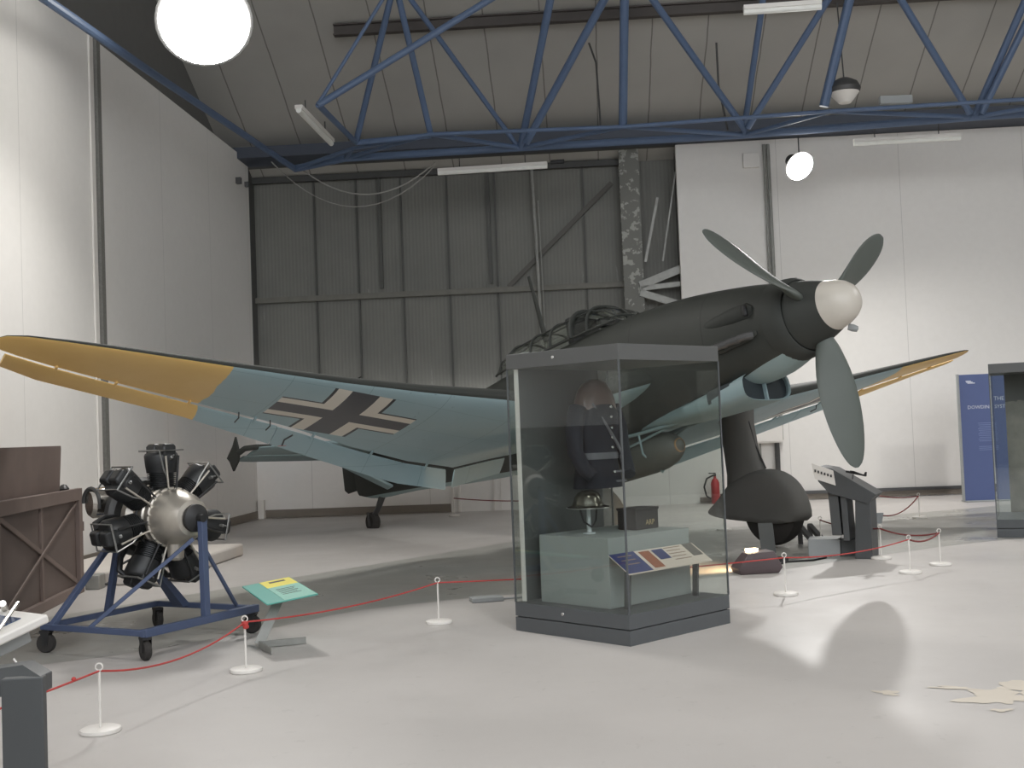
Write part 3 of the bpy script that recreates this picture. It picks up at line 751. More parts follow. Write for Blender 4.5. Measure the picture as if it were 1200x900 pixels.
for sgn in (-1, 1):
    wn = wing_mesh(WSf, sgn).build('wing', ['dark', 'under'], ac, sharp=55)
    for nm, y0, y1, tab, gap in (('inner_flap', .62, 1.58, IT, .02), ('outer_flap', 1.76, 4.385, FT, .028), ('aileron', 4.395, 7.38, FT, .018)):
        wing_mesh(surface(y0, y1, tab, sgn, gap), sgn, 0, 1, .8).build(nm, ['under', 'under'], ac, sharp=55)
    for y in (2.1, 3.0, 3.9, 4.7, 5.5, 6.3, 6.9):
        hg = MB()
        le, te = wing_pt(y, 0); tx, tz = te_at(FT, y); q = Vector((te[0], sgn * y, te[1])); e = Vector((tx, sgn * y, tz))
        hg.bar(q + Vector((.05, 0, -.008)), q.lerp(e, .3) + Vector((0, 0, -.006)), .022, .02)
        hg.build('hinge_bracket', 'under', ac)
    for y in (4.55, 4.95):
        le, te = wing_pt(y, 0); k_ = MB(); q = Vector((te[0] + .12, sgn * y, te[1] - .02)); k_.tube([q, q + Vector((-.02, 0, -.06)), q + Vector((-.14, 0, -.08))], .008, 6); k_.build('control_horn', 'darksteel', ac)
# red remove-before-flight style tag on the starboard aileron
le, te = wing_pt(4.15, 0)
q = Vector((-4.72, -4.28, -.31)); q2 = Vector((-4.76, -4.30, -.37))
k_ = MB(); k_.tube([q + Vector((.10, .06, .03)), q, q2], .010, 6); k_.build('tag_clip', 'darksteel', ac)
k_ = MB(); k_.loft([[(q2.x + dx, q2.y + sy * .05, q2.z + dz) for dx, sy, dz in ((.02, -1, 0), (.02, 1, 0), (-.02, 1, 0), (-.02, -1, 0))] for dz in (.01, -.04, -.12)]); k_.build('red_ribbon', 'redgloss', ac)

# --- canopy
CN = [(-3.30, .05, .34), (-3.50, .22, .37), (-3.78, .335, .385), (-4.3, .345, .40), (-4.9, .335, .40), (-5.5, .315, .385), (-5.72, .27, .37), (-5.9, .14, .34), (-6.0, .03, .30)]
def arch(x, h, hw, off=0, n=14):
    base = .755
    return [Vector((x, -(hw + off) * math.copysign(abs(math.cos(t)) ** .75, math.cos(t)), base + (h + off) * abs(math.sin(t)) ** .8)) for t in (PI * k / n for k in range(n + 1))]
m_ = MB(); R = [arch(*c_) for c_ in CN]; n = len(R[0]); vs = [p for r in R for p in r]
m_.add(vs, [(i * n + k, i * n + k + 1, (i + 1) * n + k + 1, (i + 1) * n + k) for i in range(len(R) - 1) for k in range(n - 1)])
cg = m_.build('canopy_glazing', 'canopy', ac)
sol = cg.modifiers.new('t', 'SOLIDIFY'); sol.thickness = .008
def canopy_frame(mb_, x, r):
    for a, b in zip(CN, CN[1:]):
        if b[0] <= x <= a[0]:
            k = (x - a[0]) / (b[0] - a[0]); mb_.tube(arch(x, a[1] + k * (b[1] - a[1]), a[2] + k * (b[2] - a[2]), .006), r, 8)
m_ = MB()
for x, r_ in ((-3.34, .014), (-3.78, .02), (-4.10, .018), (-4.55, .018), (-5.0, .016), (-5.5, .018), (-5.8, .012)): canopy_frame(m_, x, r_)
for k in (0, 4, 7, 10, 14): m_.tube([r[k] for r in R], .010 if k not in (0, 14) else .016, 6)
m_.build('canopy_frame', 'dark', cg)
m_ = MB(); m_.tube([Vector((-4.10, 0, 0)) + Vector((0, p.y, p.z)) for p in arch(0, .375, .41)], .03, 8); m_.build('canopy_hoop', 'dark', cg)
m_ = MB(); m_.box((-4.3, 0, .85), (.14, .5, .5)); m_.build('seat_back', 'black', ac, bevel=.03)
m_ = MB(); m_.box((-3.75, 0, .86), (.10, .4, .12)); m_.build('gun_sight', 'black', ac, bevel=.02)
m_ = MB(); m_.box((-5.5, -.05, .86), (.3, .4, .16)); m_.build('radio_set', 'lightgrey', ac, bevel=.02)
m_ = MB(); m_.tube([(-5.7, .05, .92), (-6.0, .03, .96), (-6.25, .0, .97)], [.03, .02, .012], 8); m_.build('rear_gun', 'black', ac)
# antenna mast
m_ = MB(); m_.loft([[(x + .045 * k_ * math.cos(a), .015 * k_ * math.sin(a), z) for a in (2 * PI * k / 10 for k in range(10))] for x, z, k_ in ((-5.12, 1.02, 1.3), (-5.18, 1.45, 1.0), (-5.27, 2.02, .7))]); m_.build('antenna_mast', 'dark', ac)

# --- tail
fin = MB()
def vsec(z, xl, xt, th):
    return [(xl - (xl - xt) * x, sgn * th * naca(1, x) * .5 * 1.0, z) for x, sgn in [(x, 1) for x in XS] + [(x, -1) for x in XS[-2:0:-1]]]
fin.loft([vsec(.42, -9.15, -10.88, .32), vsec(.75, -9.55, -10.88, .28), vsec(1.1, -9.85, -10.86, .24), vsec(1.45, -10.05, -10.84, .2), vsec(1.72, -10.2, -10.82, .14), vsec(1.84, -10.38, -10.78, .08)])
fin.build('fin', 'dark', ac, sharp=50)
rd = MB(); rd.loft([vsec(.02, -10.98, -11.42, .10), vsec(.10, -10.92, -11.54, .14), vsec(.6, -10.90, -11.52, .16), vsec(1.2, -10.88, -11.48, .14), vsec(1.6, -10.86, -11.42, .12), vsec(1.85, -10.7, -11.32, .10), vsec(1.93, -10.35, -11.15, .05)])
rd.build('rudder', 'dark', ac, sharp=50)
for sgn in (-1, 1):
    m_ = MB()
    R = []
    for y, xl, xt, t in ((.08, -9.15, -10.30, .12), (1.2, -9.22, -10.12, .12), (2.2, -9.32, -10.0, .11), (2.48, -9.42, -9.98, .08)):
        R.append(foil(y, (xl, .545), (xt, .53), t, sgn, 1, 1))
    m_.loft(R); m_.build('tailplane', 'blue', ac, sharp=55)
    m_ = MB(); R = []
    for y, xl, xt, t in ((.16, -10.33, -10.72, .10), (1.2, -10.15, -10.62, .10), (2.2, -10.03, -10.46, .10), (2.5, -10.01, -10.36, .08)):
        R.append(foil(y, (xl, .53), (xt, .515), t, sgn, 1, 1))
    m_.loft(R); el = m_.build('elevator', 'blue', ac, sharp=55)
    m_ = MB(); y = sgn * 2.60
    m_.prism([(-9.98, y, .84), (-10.12, y, .72), (-10.40, y, .58), (-10.30, y, .50), (-10.20, y, .33), (-9.98, y, .44), (-9.90, y, .56), (-9.94, y, .70)], (0, sgn * .03, 0)); hp = m_.build('balance_plate', 'dark', el)
    m_ = MB(); m_.tube([(-9.95, y, .58), (-9.75, y * .995, .60), (-9.5, y * .96, .57), (-9.38, sgn * 2.3, .555)], [.05, .045, .04, .025], 8); m_.build('balance_arm', 'dark', el)
    m_ = MB(); m_.bar((-9.55, sgn * .20, -.20), (-9.75, sgn * 1.35, .50), .26, .05, up=(0, 0, 1)); m_.build('tailplane_strut', 'blue', ac, bevel=.02)
m_ = MB(); m_.tube([(-10.2, 0, -.22), (-10.42, 0, -.42), (-10.62, 0, -.52)], [.06, .05, .045], 10); m_.box((-10.64, .09, -.56), (.05, .02, .24)); m_.box((-10.64, -.09, -.56), (.05, .02, .24)); tf = m_.build('tail_wheel_fork', 'darksteel', ac)
m_ = MB(); m_.lathe([(.06, -.075), (.13, -.075), (.165, -.04), (.17, 0), (.165, .04), (.13, .075), (.06, .075)], origin=(-10.66, 0, -.61), axis=(0, 1, 0), seg=24); m_.build('tail_wheel', 'rubber', ac)

# --- main gear
def gear(sgn):
    y0 = sgn * 1.5
    leg = MB(); R = []
    for z, xf, xr, hw in ((-.42, -3.02, -3.60, .17), (-.66, -3.08, -3.59, .165), (-1.0, -3.08, -3.62, .15), (-1.25, -3.05, -3.64, .155), (-1.45, -2.98, -3.70, .16)):
        xc = (xf + xr) / 2; hl = (xf - xr) / 2
        R.append([(xc + hl * math.cos(a), y0 + hw * math.copysign(abs(math.sin(a)) ** .9, math.sin(a)), z) for a in (2 * PI * k / 24 for k in range(24))])
    leg.loft(R); leg.build('gear_leg_fairing', 'gear', ac, sharp=60)
    # spat: outline in x-z, rounded across y
    out = [(-3.05, -1.27), (-2.86, -1.31), (-2.68, -1.41), (-2.55, -1.56), (-2.48, -1.74), (-2.46, -1.93), (-2.49, -2.06), (-3.0, -1.99), (-3.5, -1.87), (-3.85, -1.79), (-4.08, -1.70), (-4.10, -1.65), (-3.92, -1.57), (-3.74, -1.47), (-3.62, -1.36), (-3.35, -1.28)]
    cx, cz = -3.15, -1.68
    m_ = MB(); R = []
    for yy, k in ((-.19, .72), (-.165, .9), (-.11, .98), (0, 1.0), (.11, .98), (.165, .9), (.19, .72)):
        R.append([(cx + (x - cx) * k, y0 + yy, cz + (z - cz) * (k if z > cz else (.96 + .04 * k))) for x, z in out])
    m_.loft(R); sp = m_.build('wheel_spat', 'gear', ac, sharp=60, subsurf=1)
    m_ = MB(); m_.lathe([(.20, -.12), (.38, -.12), (.425, -.09), (.445, 0), (.425, .09), (.38, .12), (.20, .12)], origin=(-3.0, y0, -1.82), axis=(0, 1, 0), seg=36)
    m_.lathe([(.0, -.09), (.21, -.09), (.21, .09), (0, .09)], origin=(-3.0, y0, -1.82), axis=(0, 1, 0), seg=24, mi=1)
    m_.build('main_wheel', ['rubber', 'darksteel'], ac)
    m_ = MB(); m_.tube([(-3.09, y0 - .04, -.6), (-3.09, y0, -.95), (-3.02, y0 + .03, -1.28)], .012, 6); m_.build('fairing_seam', 'black', ac)
gear(-1); gear(1)

# --- bomb and crutch
b = MB(); b.lathe([(0, -2.76), (.06, -2.765), (.13, -2.82), (.19, -2.93), (.235, -3.1), (.25, -3.3), (.25, -4.1), (.23, -4.4), (.15, -4.85), (.08, -5.1), (0, -5.15)], origin=(-.14, 0, -.93), axis=(1, 0, 0), seg=32, caps=False)
bb = b.build('belly_bomb', 'bomb', ac)
b = MB()
for k in range(4):
    a = PI / 4 + k * PI / 2; c_, s_ = math.cos(a), math.sin(a)
    b.prism([(-4.69, c_ * .12, -.93 + s_ * .12), (-5.29, c_ * .05, -.93 + s_ * .05), (-5.34, c_ * .27, -.93 + s_ * .27), (-4.99, c_ * .27, -.93 + s_ * .27)], (0, -s_ * .012, c_ * .012))
b.build('tail_fin', 'bomb', bb)
b = MB(); b.lathe([(.075, -2.765), (.085, -2.77), (.088, -2.79), (.075, -2.785)], origin=(-.14, 0, -.93), axis=(1, 0, 0), seg=24, caps=False); b.build('nose_ring', 'amber', bb)
b = MB()
for sgn in (-1, 1):
    b.tube([(-4.3, sgn * .36, -.66), (-3.3, sgn * .28, -.70), (-2.45, sgn * .12, -.70)], .022, 8)
    b.tube([(-4.4, sgn * .30, -.68), (-3.6, sgn * .30, -.84), (-2.6, sgn * .10, -.66)], .016, 8)
b.tube([(-3.3, -.28, -.72), (-3.3, -.27, -.95), (-3.3, 0, -1.19), (-3.3, .27, -.95), (-3.3, .28, -.72)], .014, 8)
b.build('bomb_crutch', 'blue', ac)

# ------------------------------------------------------------------ chocks, stands and lights round the gear
m_ = MB(); m_.prism([(2.93, 14.13, 0), (3.10, 14.10, 0), (3.07, 14.10, .36), (2.90, 14.13, .36)], (.01, .04, 0))
tag(m_.build('wooden_board', 'panelgrey'), 'upright grey board set in front of the wheel under the landing gear', 'board')
for nm, dx in (('left', 0), ('right', .13)):
    m_ = MB(); m_.bar((3.66 + dx, 14.35, .03), (3.60 + dx, 14.95, .24), .06, .05)
    m_.bar((3.60 + dx, 14.95, .24), (3.61 + dx, 14.97, .0), .06, .05)
    tag(m_.build('wheel_chock_rail', 'darksteel'), '%s one of two sloping metal rails beside the wheel spat' % nm, 'rail')
t = thing('uplighter', 'dark boxy floor uplighter with a glowing lens in front of the wheel', 'floor lamp', (2.50, 12.35, 0), .15)
m_ = MB(); m_.loft([[(-.22, -.12, 0), (.20, -.12, 0), (.20, .12, 0), (-.22, .12, 0)], [(-.24, -.14, .06), (.24, -.14, .06), (.24, .14, .06), (-.24, .14, .06)], [(-.12, -.10, .21), (.16, -.12, .23), (.16, .12, .23), (-.12, .10, .21)]]); m_.build('housing', pbr('uplighter_housing', (84, 72, 74), .5), t, bevel=.008)
m_ = MB(); m_.box((-.01, .10, .23), (.12, .06, .03)); m_.build('lens', 'spotlens', t)
L = bpy.data.lights.new('uplighter_light', 'SPOT'); L.energy = 70; L.color = (1, .62, .36); L.spot_size = 1.9; L.spot_blend = .8; L.shadow_soft_size = .05
o = bpy.data.objects.new('uplighter_light', L); COL.objects.link(o); o.parent = t; o.location = (-.01, .16, .33); o.rotation_euler = (math.radians(72), 0, math.radians(50))
m_ = MB(); m_.tube([(2.75, 12.75, .012), (3.0, 13.1, .012), (3.3, 13.15, .012), (3.5, 13.35, .012)], .012, 6); m_.box((2.95, 13.2, .03), (.16, .07, .05))
tag(m_.build('floor_cable', 'black'), 'black power cable with a plug lying on the floor right of the uplighter', 'cable')

# right lectern
t = thing('display_lectern', 'dark grey lectern with three legs and a sloping top near the propeller', 'lectern', (3.82, 13.2, 0), -.45)
m_ = MB(); m_.prism([(-.03, 0, 0), (.16, 0, 0), (.16, 0, .70), (.0, 0, .70)], (0, .45, 0)); m_.build('leg', 'postgrey', t, bevel=.006)
m_ = MB(); m_.prism([(-.15, .02, .2), (-.08, .02, .2), (-.10, .02, .74), (-.17, .02, .74)], (0, .4, 0)); m_.build('leg', 'postgrey', t, bevel=.006)
m_ = MB(); m_.prism([(-.28, .04, .26), (-.17, .04, .26), (-.20, .04, .80), (-.31, .04, .80)], (0, .4, 0)); m_.build('leg', 'postgrey', t, bevel=.006)
m_ = MB(); m_.prism([(-.40, -.02, .88), (-.28, -.02, .74), (.13, -.02, .62), (.24, -.02, .72), (-.24, -.02, 1.02), (-.40, -.02, 1.05)], (0, .5, 0)); m_.build('top_box', 'postgrey', t, bevel=.006)
m_ = MB(); m_.box((0, .1, .10), (.36, .36, .20)); tag(m_.build('base_box', 'lightgrey', t, loc=(-.417, .265, 0), rz=.13, bevel=.006), 'pale grey base box')
m_ = MB(); m_.box((.31, .1, .099), (.25, .34, .198)); m_.build('base_box', 'postgrey', t, loc=(-.417, .265, 0), rz=.13, bevel=.006)
m_ = MB(); m_.prism([(-.46, -.04, 1.09), (-.22, -.04, 1.00), (-.20, -.04, .83), (-.43, -.04, .91)], (0, .01, 0)); lb = m_.build('label_panel', 'white', t)
m_ = MB()
for i in range(6): m_.box((-.42 + i * .035, -.045, 1.0 - i * .012), (.018, .004, .03))
m_.build('lettering', 'ink', lb)
t = thing('model_aeroplane', 'tiny dark model aeroplane standing on the sloping top of the right lectern', 'model', (3.84, 13.22, .965), -.45)
m_ = MB(); m_.tube([(-.10, 0, .02), (0, 0, 0), (.12, 0, -.035)], [.012, .016, .008], 8); m_.build('fuselage', 'black', t)
m_ = MB(); m_.prism([(-.03, -.14, .03), (.01, -.14, .025), (.02, .14, -.01), (-.03, .14, -.005)], (0, 0, .006)); m_.build('wing', 'black', t)
m_ = MB(); m_.prism([(.09, 0, -.03), (.125, 0, -.04), (.13, 0, .01), (.11, 0, .01)], (0, .006, 0)); m_.build('tail', 'black', t)
m_ = MB(); m_.tube([(-.02, .03, 0), (-.03, .03, -.07)], .004, 6); m_.tube([(-.02, -.03, 0), (-.03, -.03, -.07)], .004, 6); m_.build('support_wire', 'darksteel', t)

# ------------------------------------------------------------------ barrier posts and ropes
POST_H = .385
def make_post(loc, lab, tied=False, old=False):
    t = thing('barrier_post', lab, 'barrier post', (loc[0], loc[1], 0), group='white barrier posts round the aircraft')
    m_ = MB(); m_.lathe([(.0, 0), (.108, 0), (.112, .006), (.110, .022), (.10, .027), (.02, .028), (.0, .028)], seg=32); m_.build('base_disc', 'white', t)
    m_ = MB(); m_.tube([(0, 0, .02), (0, 0, POST_H - .045)], .0075, 10); m_.build('pole', 'white', t)
    m_ = MB(); m_.tube([(0.02 * math.cos(a), 0, POST_H - .022 + .02 * math.sin(a)) for a in (2 * PI * k / 16 for k in range(16))], .0045, 8, closed=True); m_.build('ring', 'white', t)
    return t
P = {'p0': (-2.378, 6.594), 'p1': (-1.92, 8.151), 'p2': (-.693, 9.882), 'pF': (2.424, 10.707), 'pC': (3.95, 11.85), 'pB': (4.45, 12.38), 'pA': (4.056, 13.115), 'pE': (6.216, 18.085), 'pD': (5.75, 18.9), 'pG': (3.05, 17.3), 'pH': (4.9, 16.6), 'pI': (3.75, 14.5), 'pJ': (-3.1, 4.3), 'pK': (-1.2, 22.4), 'pL': (1.6, 21.6)}
labs = {'p0': 'nearest white barrier post, in front of the left wall display at lower left', 'p1': 'white barrier post with a red knotted rope in front of the engine stand corner', 'p2': 'white barrier post between the green yellow sign and the glass case',
        'pF': 'white barrier post in front of the dark uplighter right of the glass case', 'pC': 'white barrier post nearest on the open floor right of the dark lectern', 'pB': 'rightmost white barrier post at the corner of the rope', 'pA': 'white barrier post standing directly behind the dark lectern',
        'pE': 'thin barrier post farthest right near the back wall', 'pD': 'thin barrier post just behind the dark lectern near the back wall', 'pG': 'thin barrier post behind the landing gear near the fire extinguisher', 'pH': 'barrier post hidden far behind the dark lectern at the end of the sagging rope', 'pI': 'barrier post seen left of the dark lectern legs behind its pale base box', 'pJ': 'barrier post out of the picture left of the white edged display', 'pK': 'small barrier post at the far wall behind the tail wheel', 'pL': 'far barrier post hidden behind the glass case panel'}
for k, q in P.items(): make_post(q, labs[k])
def rope(a, b, d, lab, mat_='red', z=None, r=.006):
    z = POST_H - .045 if z is None else z
    A_ = Vector((a[0], a[1], z)); B_ = Vector((b[0], b[1], z))
    o_ = (A_ + B_) / 2; m_ = MB(); m_.tube([p - o_ for p in sag(A_, B_, d)], r, 8)
    return tag(m_.build('barrier_rope', mat_, loc=o_), lab, 'rope', 'ropes of the barrier')
rope(P['pJ'], P['p0'], .03, 'red rope running from the nearest post out past the white edged display')
rope(P['p0'], P['p1'], .09, 'red rope sagging between the two nearest posts in front of the engine stand')
rope(P['p1'], P['p2'], .045, 'red rope between the knotted post and the post by the glass case')
rope(P['p2'], P['pF'], .03, 'red rope passing behind the glass case')
rope(P['pF'], P['pC'], .05, 'red rope running in front of the dark lectern')
rope(P['pC'], P['pB'], .05, 'short dark red rope between the two posts on the open right floor', 'darkred', r=.009)
rope(P['pB'], P['pA'], .05, 'dark red rope from the rightmost post to the post behind the lectern', 'darkred', r=.009)
rope(P['pA'], P['pI'], .04, 'dark red rope going back from the post behind the lectern', 'darkred', r=.009)
rope(P['pE'], P['pH'], .22, 'rope sagging from the far right post with a small tag on it', 'darkred', r=.009)
rope(P['pD'], P['pE'], .04, 'short thin rope between the two posts near the back wall', 'darkred', r=.009)
rope(P['pK'], P['pL'], .08, 'thin dark rope along the far back wall below the door sign', 'darkred', r=.010)
m_ = MB(); m_.lathe([(0, -.02), (.022, -.015), (.026, 0), (.022, .015), (0, .02)], origin=P['p1'] + (POST_H - .055,), seg=12); m_.lathe([(0, -.018), (.02, -.01), (.022, .006), (0, .018)], origin=(P['p1'][0] + .01, P['p1'][1] - .012, POST_H - .075), seg=12)
tag(m_.build('rope_knot', 'red'), 'red rope knot wound round the post in front of the engine stand', 'knot')
m_ = MB(); k0 = Vector(P['p0'] + (POST_H - .045,)).lerp(Vector((-3.1, 4.3, POST_H - .045)), .09); m_.ball(k0, .013); tag(m_.build('rope_knot', 'red'), 'small red knot in the rope beside the nearest post', 'knot')
m_ = MB(); m_.prism([(5.15, 16.9, .05), (5.25, 16.87, .05), (5.28, 16.86, .20), (5.14, 16.9, .20)], (.01, .03, 0)); tag(m_.build('hanging_tag', 'lightgrey'), 'small pale tag hanging from the sagging rope in the background', 'tag')

# ------------------------------------------------------------------ glass case
CA = .75565
def glass_case(loc, rz, lab, W=1.206, D=1.206, Hc=2.206, zb=.227):
    """local x = along right face, y = along left face, near corner at origin"""
    t = thing('glass_display_case', lab, 'display case', loc, rz)
    m_ = MB(); m_.box((W / 2, D / 2, .055), (W, D, .11)); m_.build('plinth_base', 'casegrey', t, bevel=.002)
    m_ = MB(); m_.box((W / 2, D / 2, .1165), (W - .03, D - .03, .012)); m_.build('shadow_gap', 'black', t)
    m_ = MB(); m_.box((W / 2, D / 2, .172), (W, D, .108)); bs = m_.build('base_tray', 'casegrey', t, bevel=.002)
    m_ = MB(); m_.lathe([(0, .004), (.012, .004), (.014, 0)], origin=(-.002, D * .56, .175), axis=(-1, 0, 0), seg=16); m_.build('lock', 'silver', bs)
    g = .010
    for nm, c, s in (('glass_pane', (g / 2, D / 2), (g, D - .002)), ('glass_pane', (W / 2, g / 2), (W - .022, g)), ('glass_pane', (W - g / 2, D / 2), (g, D - .002)), ('glass_pane', (W / 2, D - g / 2), (W - .022, g))):
        m_ = MB(); m_.box((c[0], c[1], (zb + Hc - .12) / 2), (s[0], s[1], Hc - .12 - zb)); m_.build(nm, 'glass', t)
    for x, y in ((0, 0), (W, 0), (0, D), (W, D)):
        m_ = MB(); m_.box((min(max(x, .004), W - .004), min(max(y, .004), D - .004), (zb + Hc - .12) / 2), (.012, .012, Hc - .12 - zb)); m_.build('corner_seal', 'casegrey', t)
    m_ = MB(); m_.box((W / 2, D / 2, Hc - .06), (W, D, .12)); tp = m_.build('top_cap', 'casetop', t, bevel=.002)
    m_ = MB(); m_.lathe([(0, .004), (.012, .004), (.014, 0)], origin=(-.002, D * .56, Hc - .055), axis=(-1, 0, 0), seg=16); m_.build('lock', 'silver', tp)
    return t
NC = Vector((.78428, 8.50635, 0))
case = glass_case(NC, CA, 'tall glass display case with grey base and cap holding a tunic and helmet')
def cw(x, y, z=0):  # case local -> world
    return NC + Vector((x * math.cos(CA) - y * math.sin(CA), x * math.sin(CA) + y * math.cos(CA), z))
# back panel (far side from the front face), plinth, tunic, helmet, box, label
m_ = MB(); m_.box((.515, 1.13, 1.16), (.95, .03, 1.85)); bp_ = m_.build('back_panel', 'panelgrey', case, bevel=.002)
m_ = MB(); m_.box((.035, 1.13, 1.16), (.012, .04, 1.85)); m_.build('panel_edge', 'white', case)
pl = MB(); pl.box((0, 0, .265), (.97, .74, .53)); o = pl.build('display_plinth', 'plinth', loc=cw(.61, .66, .228), rz=CA, bevel=.003); tag(o, 'pale grey block plinth standing inside the near glass case', 'plinth')
ZP = .758
# label on two legs
t = thing('label_stand', 'cream and blue text label on two grey legs inside the near case', 'label', cw(.60, .17, .227), CA)
m_ = MB()
Lz = .335
def lab_pt(x, s, dz=0):  # x along, s 0 front..1 back (raised)
    return (x, -.10 + .20 * s, Lz - .055 + .13 * s + dz)
def lab_quad(mb, x0, x1, s0, s1, dz, th=.0015, mi=0):
    mb.prism([lab_pt(x0, s0, dz), lab_pt(x1, s0, dz), lab_pt(x1, s1, dz), lab_pt(x0, s1, dz)], (0, -.0, th), mi)
lab_quad(m_, -.50, .50, 0, 1, -.008, .008); lbp = m_.build('label_board', 'labelcream', t)
m_ = MB(); lab_quad(m_, -.50, -.22, .01, .99, .0005); m_.build('blue_field', 'labelblue', lbp)
m_ = MB(); lab_quad(m_, -.18, -.06, .08, .92, .0005); m_.build('orange_picture', 'orange', lbp)
m_ = MB(); lab_quad(m_, -.03, .10, .42, .92, .0008); m_.build('blue_square', 'labelblue', lbp)
m_ = MB(); lab_quad(m_, .36, .48, .35, .99, .0008); m_.build('grey_picture', 'greyphoto', lbp)
m_ = MB()
for i in range(5): lab_quad(m_, .12, .32 - .03 * (i % 2), .90 - i * .15, .93 - i * .15, .0008)
for i in range(3): lab_quad(m_, -.44, -.28, .80 - i * .2, .84 - i * .2, .0014)
m_.build('text_lines', 'inkbrown', lbp)
for x in (-.40, .42):
    m_ = MB(); m_.bar((x, .02, 0), (x, .0, Lz - .01), .05, .02); m_.build('leg', 'postgrey', t)
# black box on plinth
t = thing('fabric_box', 'small black box with gold letters on the pale plinth in the case', 'box', cw(.86, .62, ZP), CA)
m_ = MB(); m_.box((0, 0, .085), (.28, .20, .17)); m_.build('box_body', 'boxblack', t, bevel=.008)
m_ = MB(); m_.box((0, 0, .163), (.29, .21, .02)); m_.build('lid', 'boxblack', t, bevel=.004)
m_ = MB(); text_mesh('ARP', .062, m_, (.03, -.101, .035), (1, 0, 0), (0, 0, 1), align='CENTER'); m_.build('lettering', 'gold', t)
# helmet on stand
t = thing('steel_helmet', 'shiny brimmed steel helmet on a clear stand in the glass case', 'helmet', cw(.36, .70, ZP), CA)
m_ = MB(); m_.lathe([(.172, .205), (.168, .212), (.13, .225), (.118, .25), (.108, .29), (.08, .325), (.04, .342), (0, .346)], seg=32, caps=False); m_.build('shell', 'helmet', t)
m_ = MB(); m_.tube([(.172 * math.cos(a), .172 * math.sin(a), .206) for a in (2 * PI * k / 28 for k in range(28))], .005, 6, closed=True); m_.build('brim_rim', 'steel', t)
m_ = MB(); m_.tube([(-.10, 0, .21), (-.085, -.03, .10), (-.02, -.05, .055), (.05, -.03, .10), (.10, 0, .21)], .008, 8); m_.build('chin_strap', 'black', t)
t2 = thing('helmet_stand', 'clear stand carrying the brimmed helmet in the case', 'stand', cw(.36, .70, ZP), CA)
m_ = MB(); m_.lathe([(0, 0), (.05, 0), (.05, .012), (.02, .016), (.016, .19), (.05, .20), (0, .21)], seg=20); m_.build('stem', 'acrylic', t2)
# tunic on a form, facing the front (-y local)
t = thing('uniform_tunic', 'dark buttoned uniform tunic mounted inside the near glass case', 'tunic', cw(.68, .88, 1.10), CA)
def trs(z, hx, hy, cy=0, n=24, e=2.4):
    return [(hx * math.copysign(abs(math.cos(a)) ** (2 / e), math.cos(a)), cy + hy * math.copysign(abs(math.sin(a)) ** (2 / e), math.sin(a)), z) for a in (2 * PI * k / n for k in range(n))]
m_ = MB(); m_.loft([trs(0, .235, .15), trs(.10, .225, .14), trs(.22, .195, .125), trs(.36, .205, .13), trs(.50, .225, .135), trs(.62, .22, .13), trs(.68, .18, .12), trs(.72, .10, .085)]); body = m_.build('tunic_body', 'cloth', t, sharp=60)
m_ = MB(); m_.loft([trs(.64, .215, .12), trs(.72, .20, .115), trs(.80, .165, .10), trs(.86, .11, .075), trs(.89, .05, .035)]); m_.build('neck_form', 'leather', t)
for sx in (-1, 1):
    m_ = MB(); m_.tube([(sx * .20, 0, .66), (sx * .27, -.01, .50), (sx * .285, -.03, .30), (sx * .26, -.10, .16), (sx * .22, -.15, .10)], [.075, .075, .065, .058, .055], 14); m_.build('sleeve', 'cloth', t, sharp=60)
m_ = MB(); m_.loft([trs(.235, .203, .133), trs(.29, .205, .134)], caps=False); m_.build('belt', 'belt', t)
for i, z in enumerate((.66, .58, .49, .41, .33, .13)):
    m_ = MB(); yy = -.13 if z > .2 else -.142
    m_.lathe([(0, .012), (.010, .008), (.013, 0)], origin=(.045, yy - .004, z), axis=(0, -1, 0), seg=12); m_.build('button', 'silver', t)
for z in (.13, .05):
    m_ = MB(); m_.box((.13, -.135, z), (.14, .012, .016)); m_.build('pocket_flap', 'belt', t)
m_ = MB(); m_.tube([(-.13, -.09, .69), (-.02, -.13, .52), (.10, -.14, .36), (.17, -.12, .27)], .014, 8); m_.build('cross_strap', 'belt', t)
# second case at the right edge
t = glass_case((6.08, 14.86, 0), -.42, 'tall glass display case cut by the right edge of the picture')
m_ = MB(); m_.box((.66, .9, 1.17), (1.0, .03, 1.84)); m_.build('mural_panel', 'mural', t)

# ------------------------------------------------------------------ engine on stand
ES = thing('engine_stand', 'blue steel wheeled stand carrying the radial aircraft engine', 'stand', (-2.98, 9.47, 0), math.atan2(-.47, .88))
# local frame: x towards the shaft, y away from the camera
def sl(x, y, z): return Vector((x, y, z))
LX, LY = .55, .61
def tube_bar(nm, a, b, w_=.045, h_=.045): m_ = MB(); m_.bar(a, b, w_, h_); return m_.build(nm, 'navy', ES, bevel=.004)
ZB = .205
tube_bar('base_rail', (-LX, -LY, ZB), (LX, -LY, ZB)); tube_bar('base_rail', (-LX, LY, ZB), (LX, LY, ZB)); tube_bar('base_rail', (LX, -LY - .02, ZB), (LX, LY + .02, ZB), .06, .06); tube_bar('base_rail', (-LX, -LY, ZB), (-LX, LY, ZB))
tube_bar('upright', (LX, .03, ZB), (LX - .01, .03, 1.0), .06, .05)
tube_bar('upright', (-LX, .05, ZB), (-.36, .05, .98), .05, .05)
tube_bar('brace', (LX - .08, .0, .84), (-.05, -LY, ZB), .03, .03)
tube_bar('brace', (LX - .08, .06, .84), (.36, LY, ZB), .022, .03)
tube_bar('brace', (-.42, .05, .86), (-LX + .1, -LY, ZB), .05, .04)
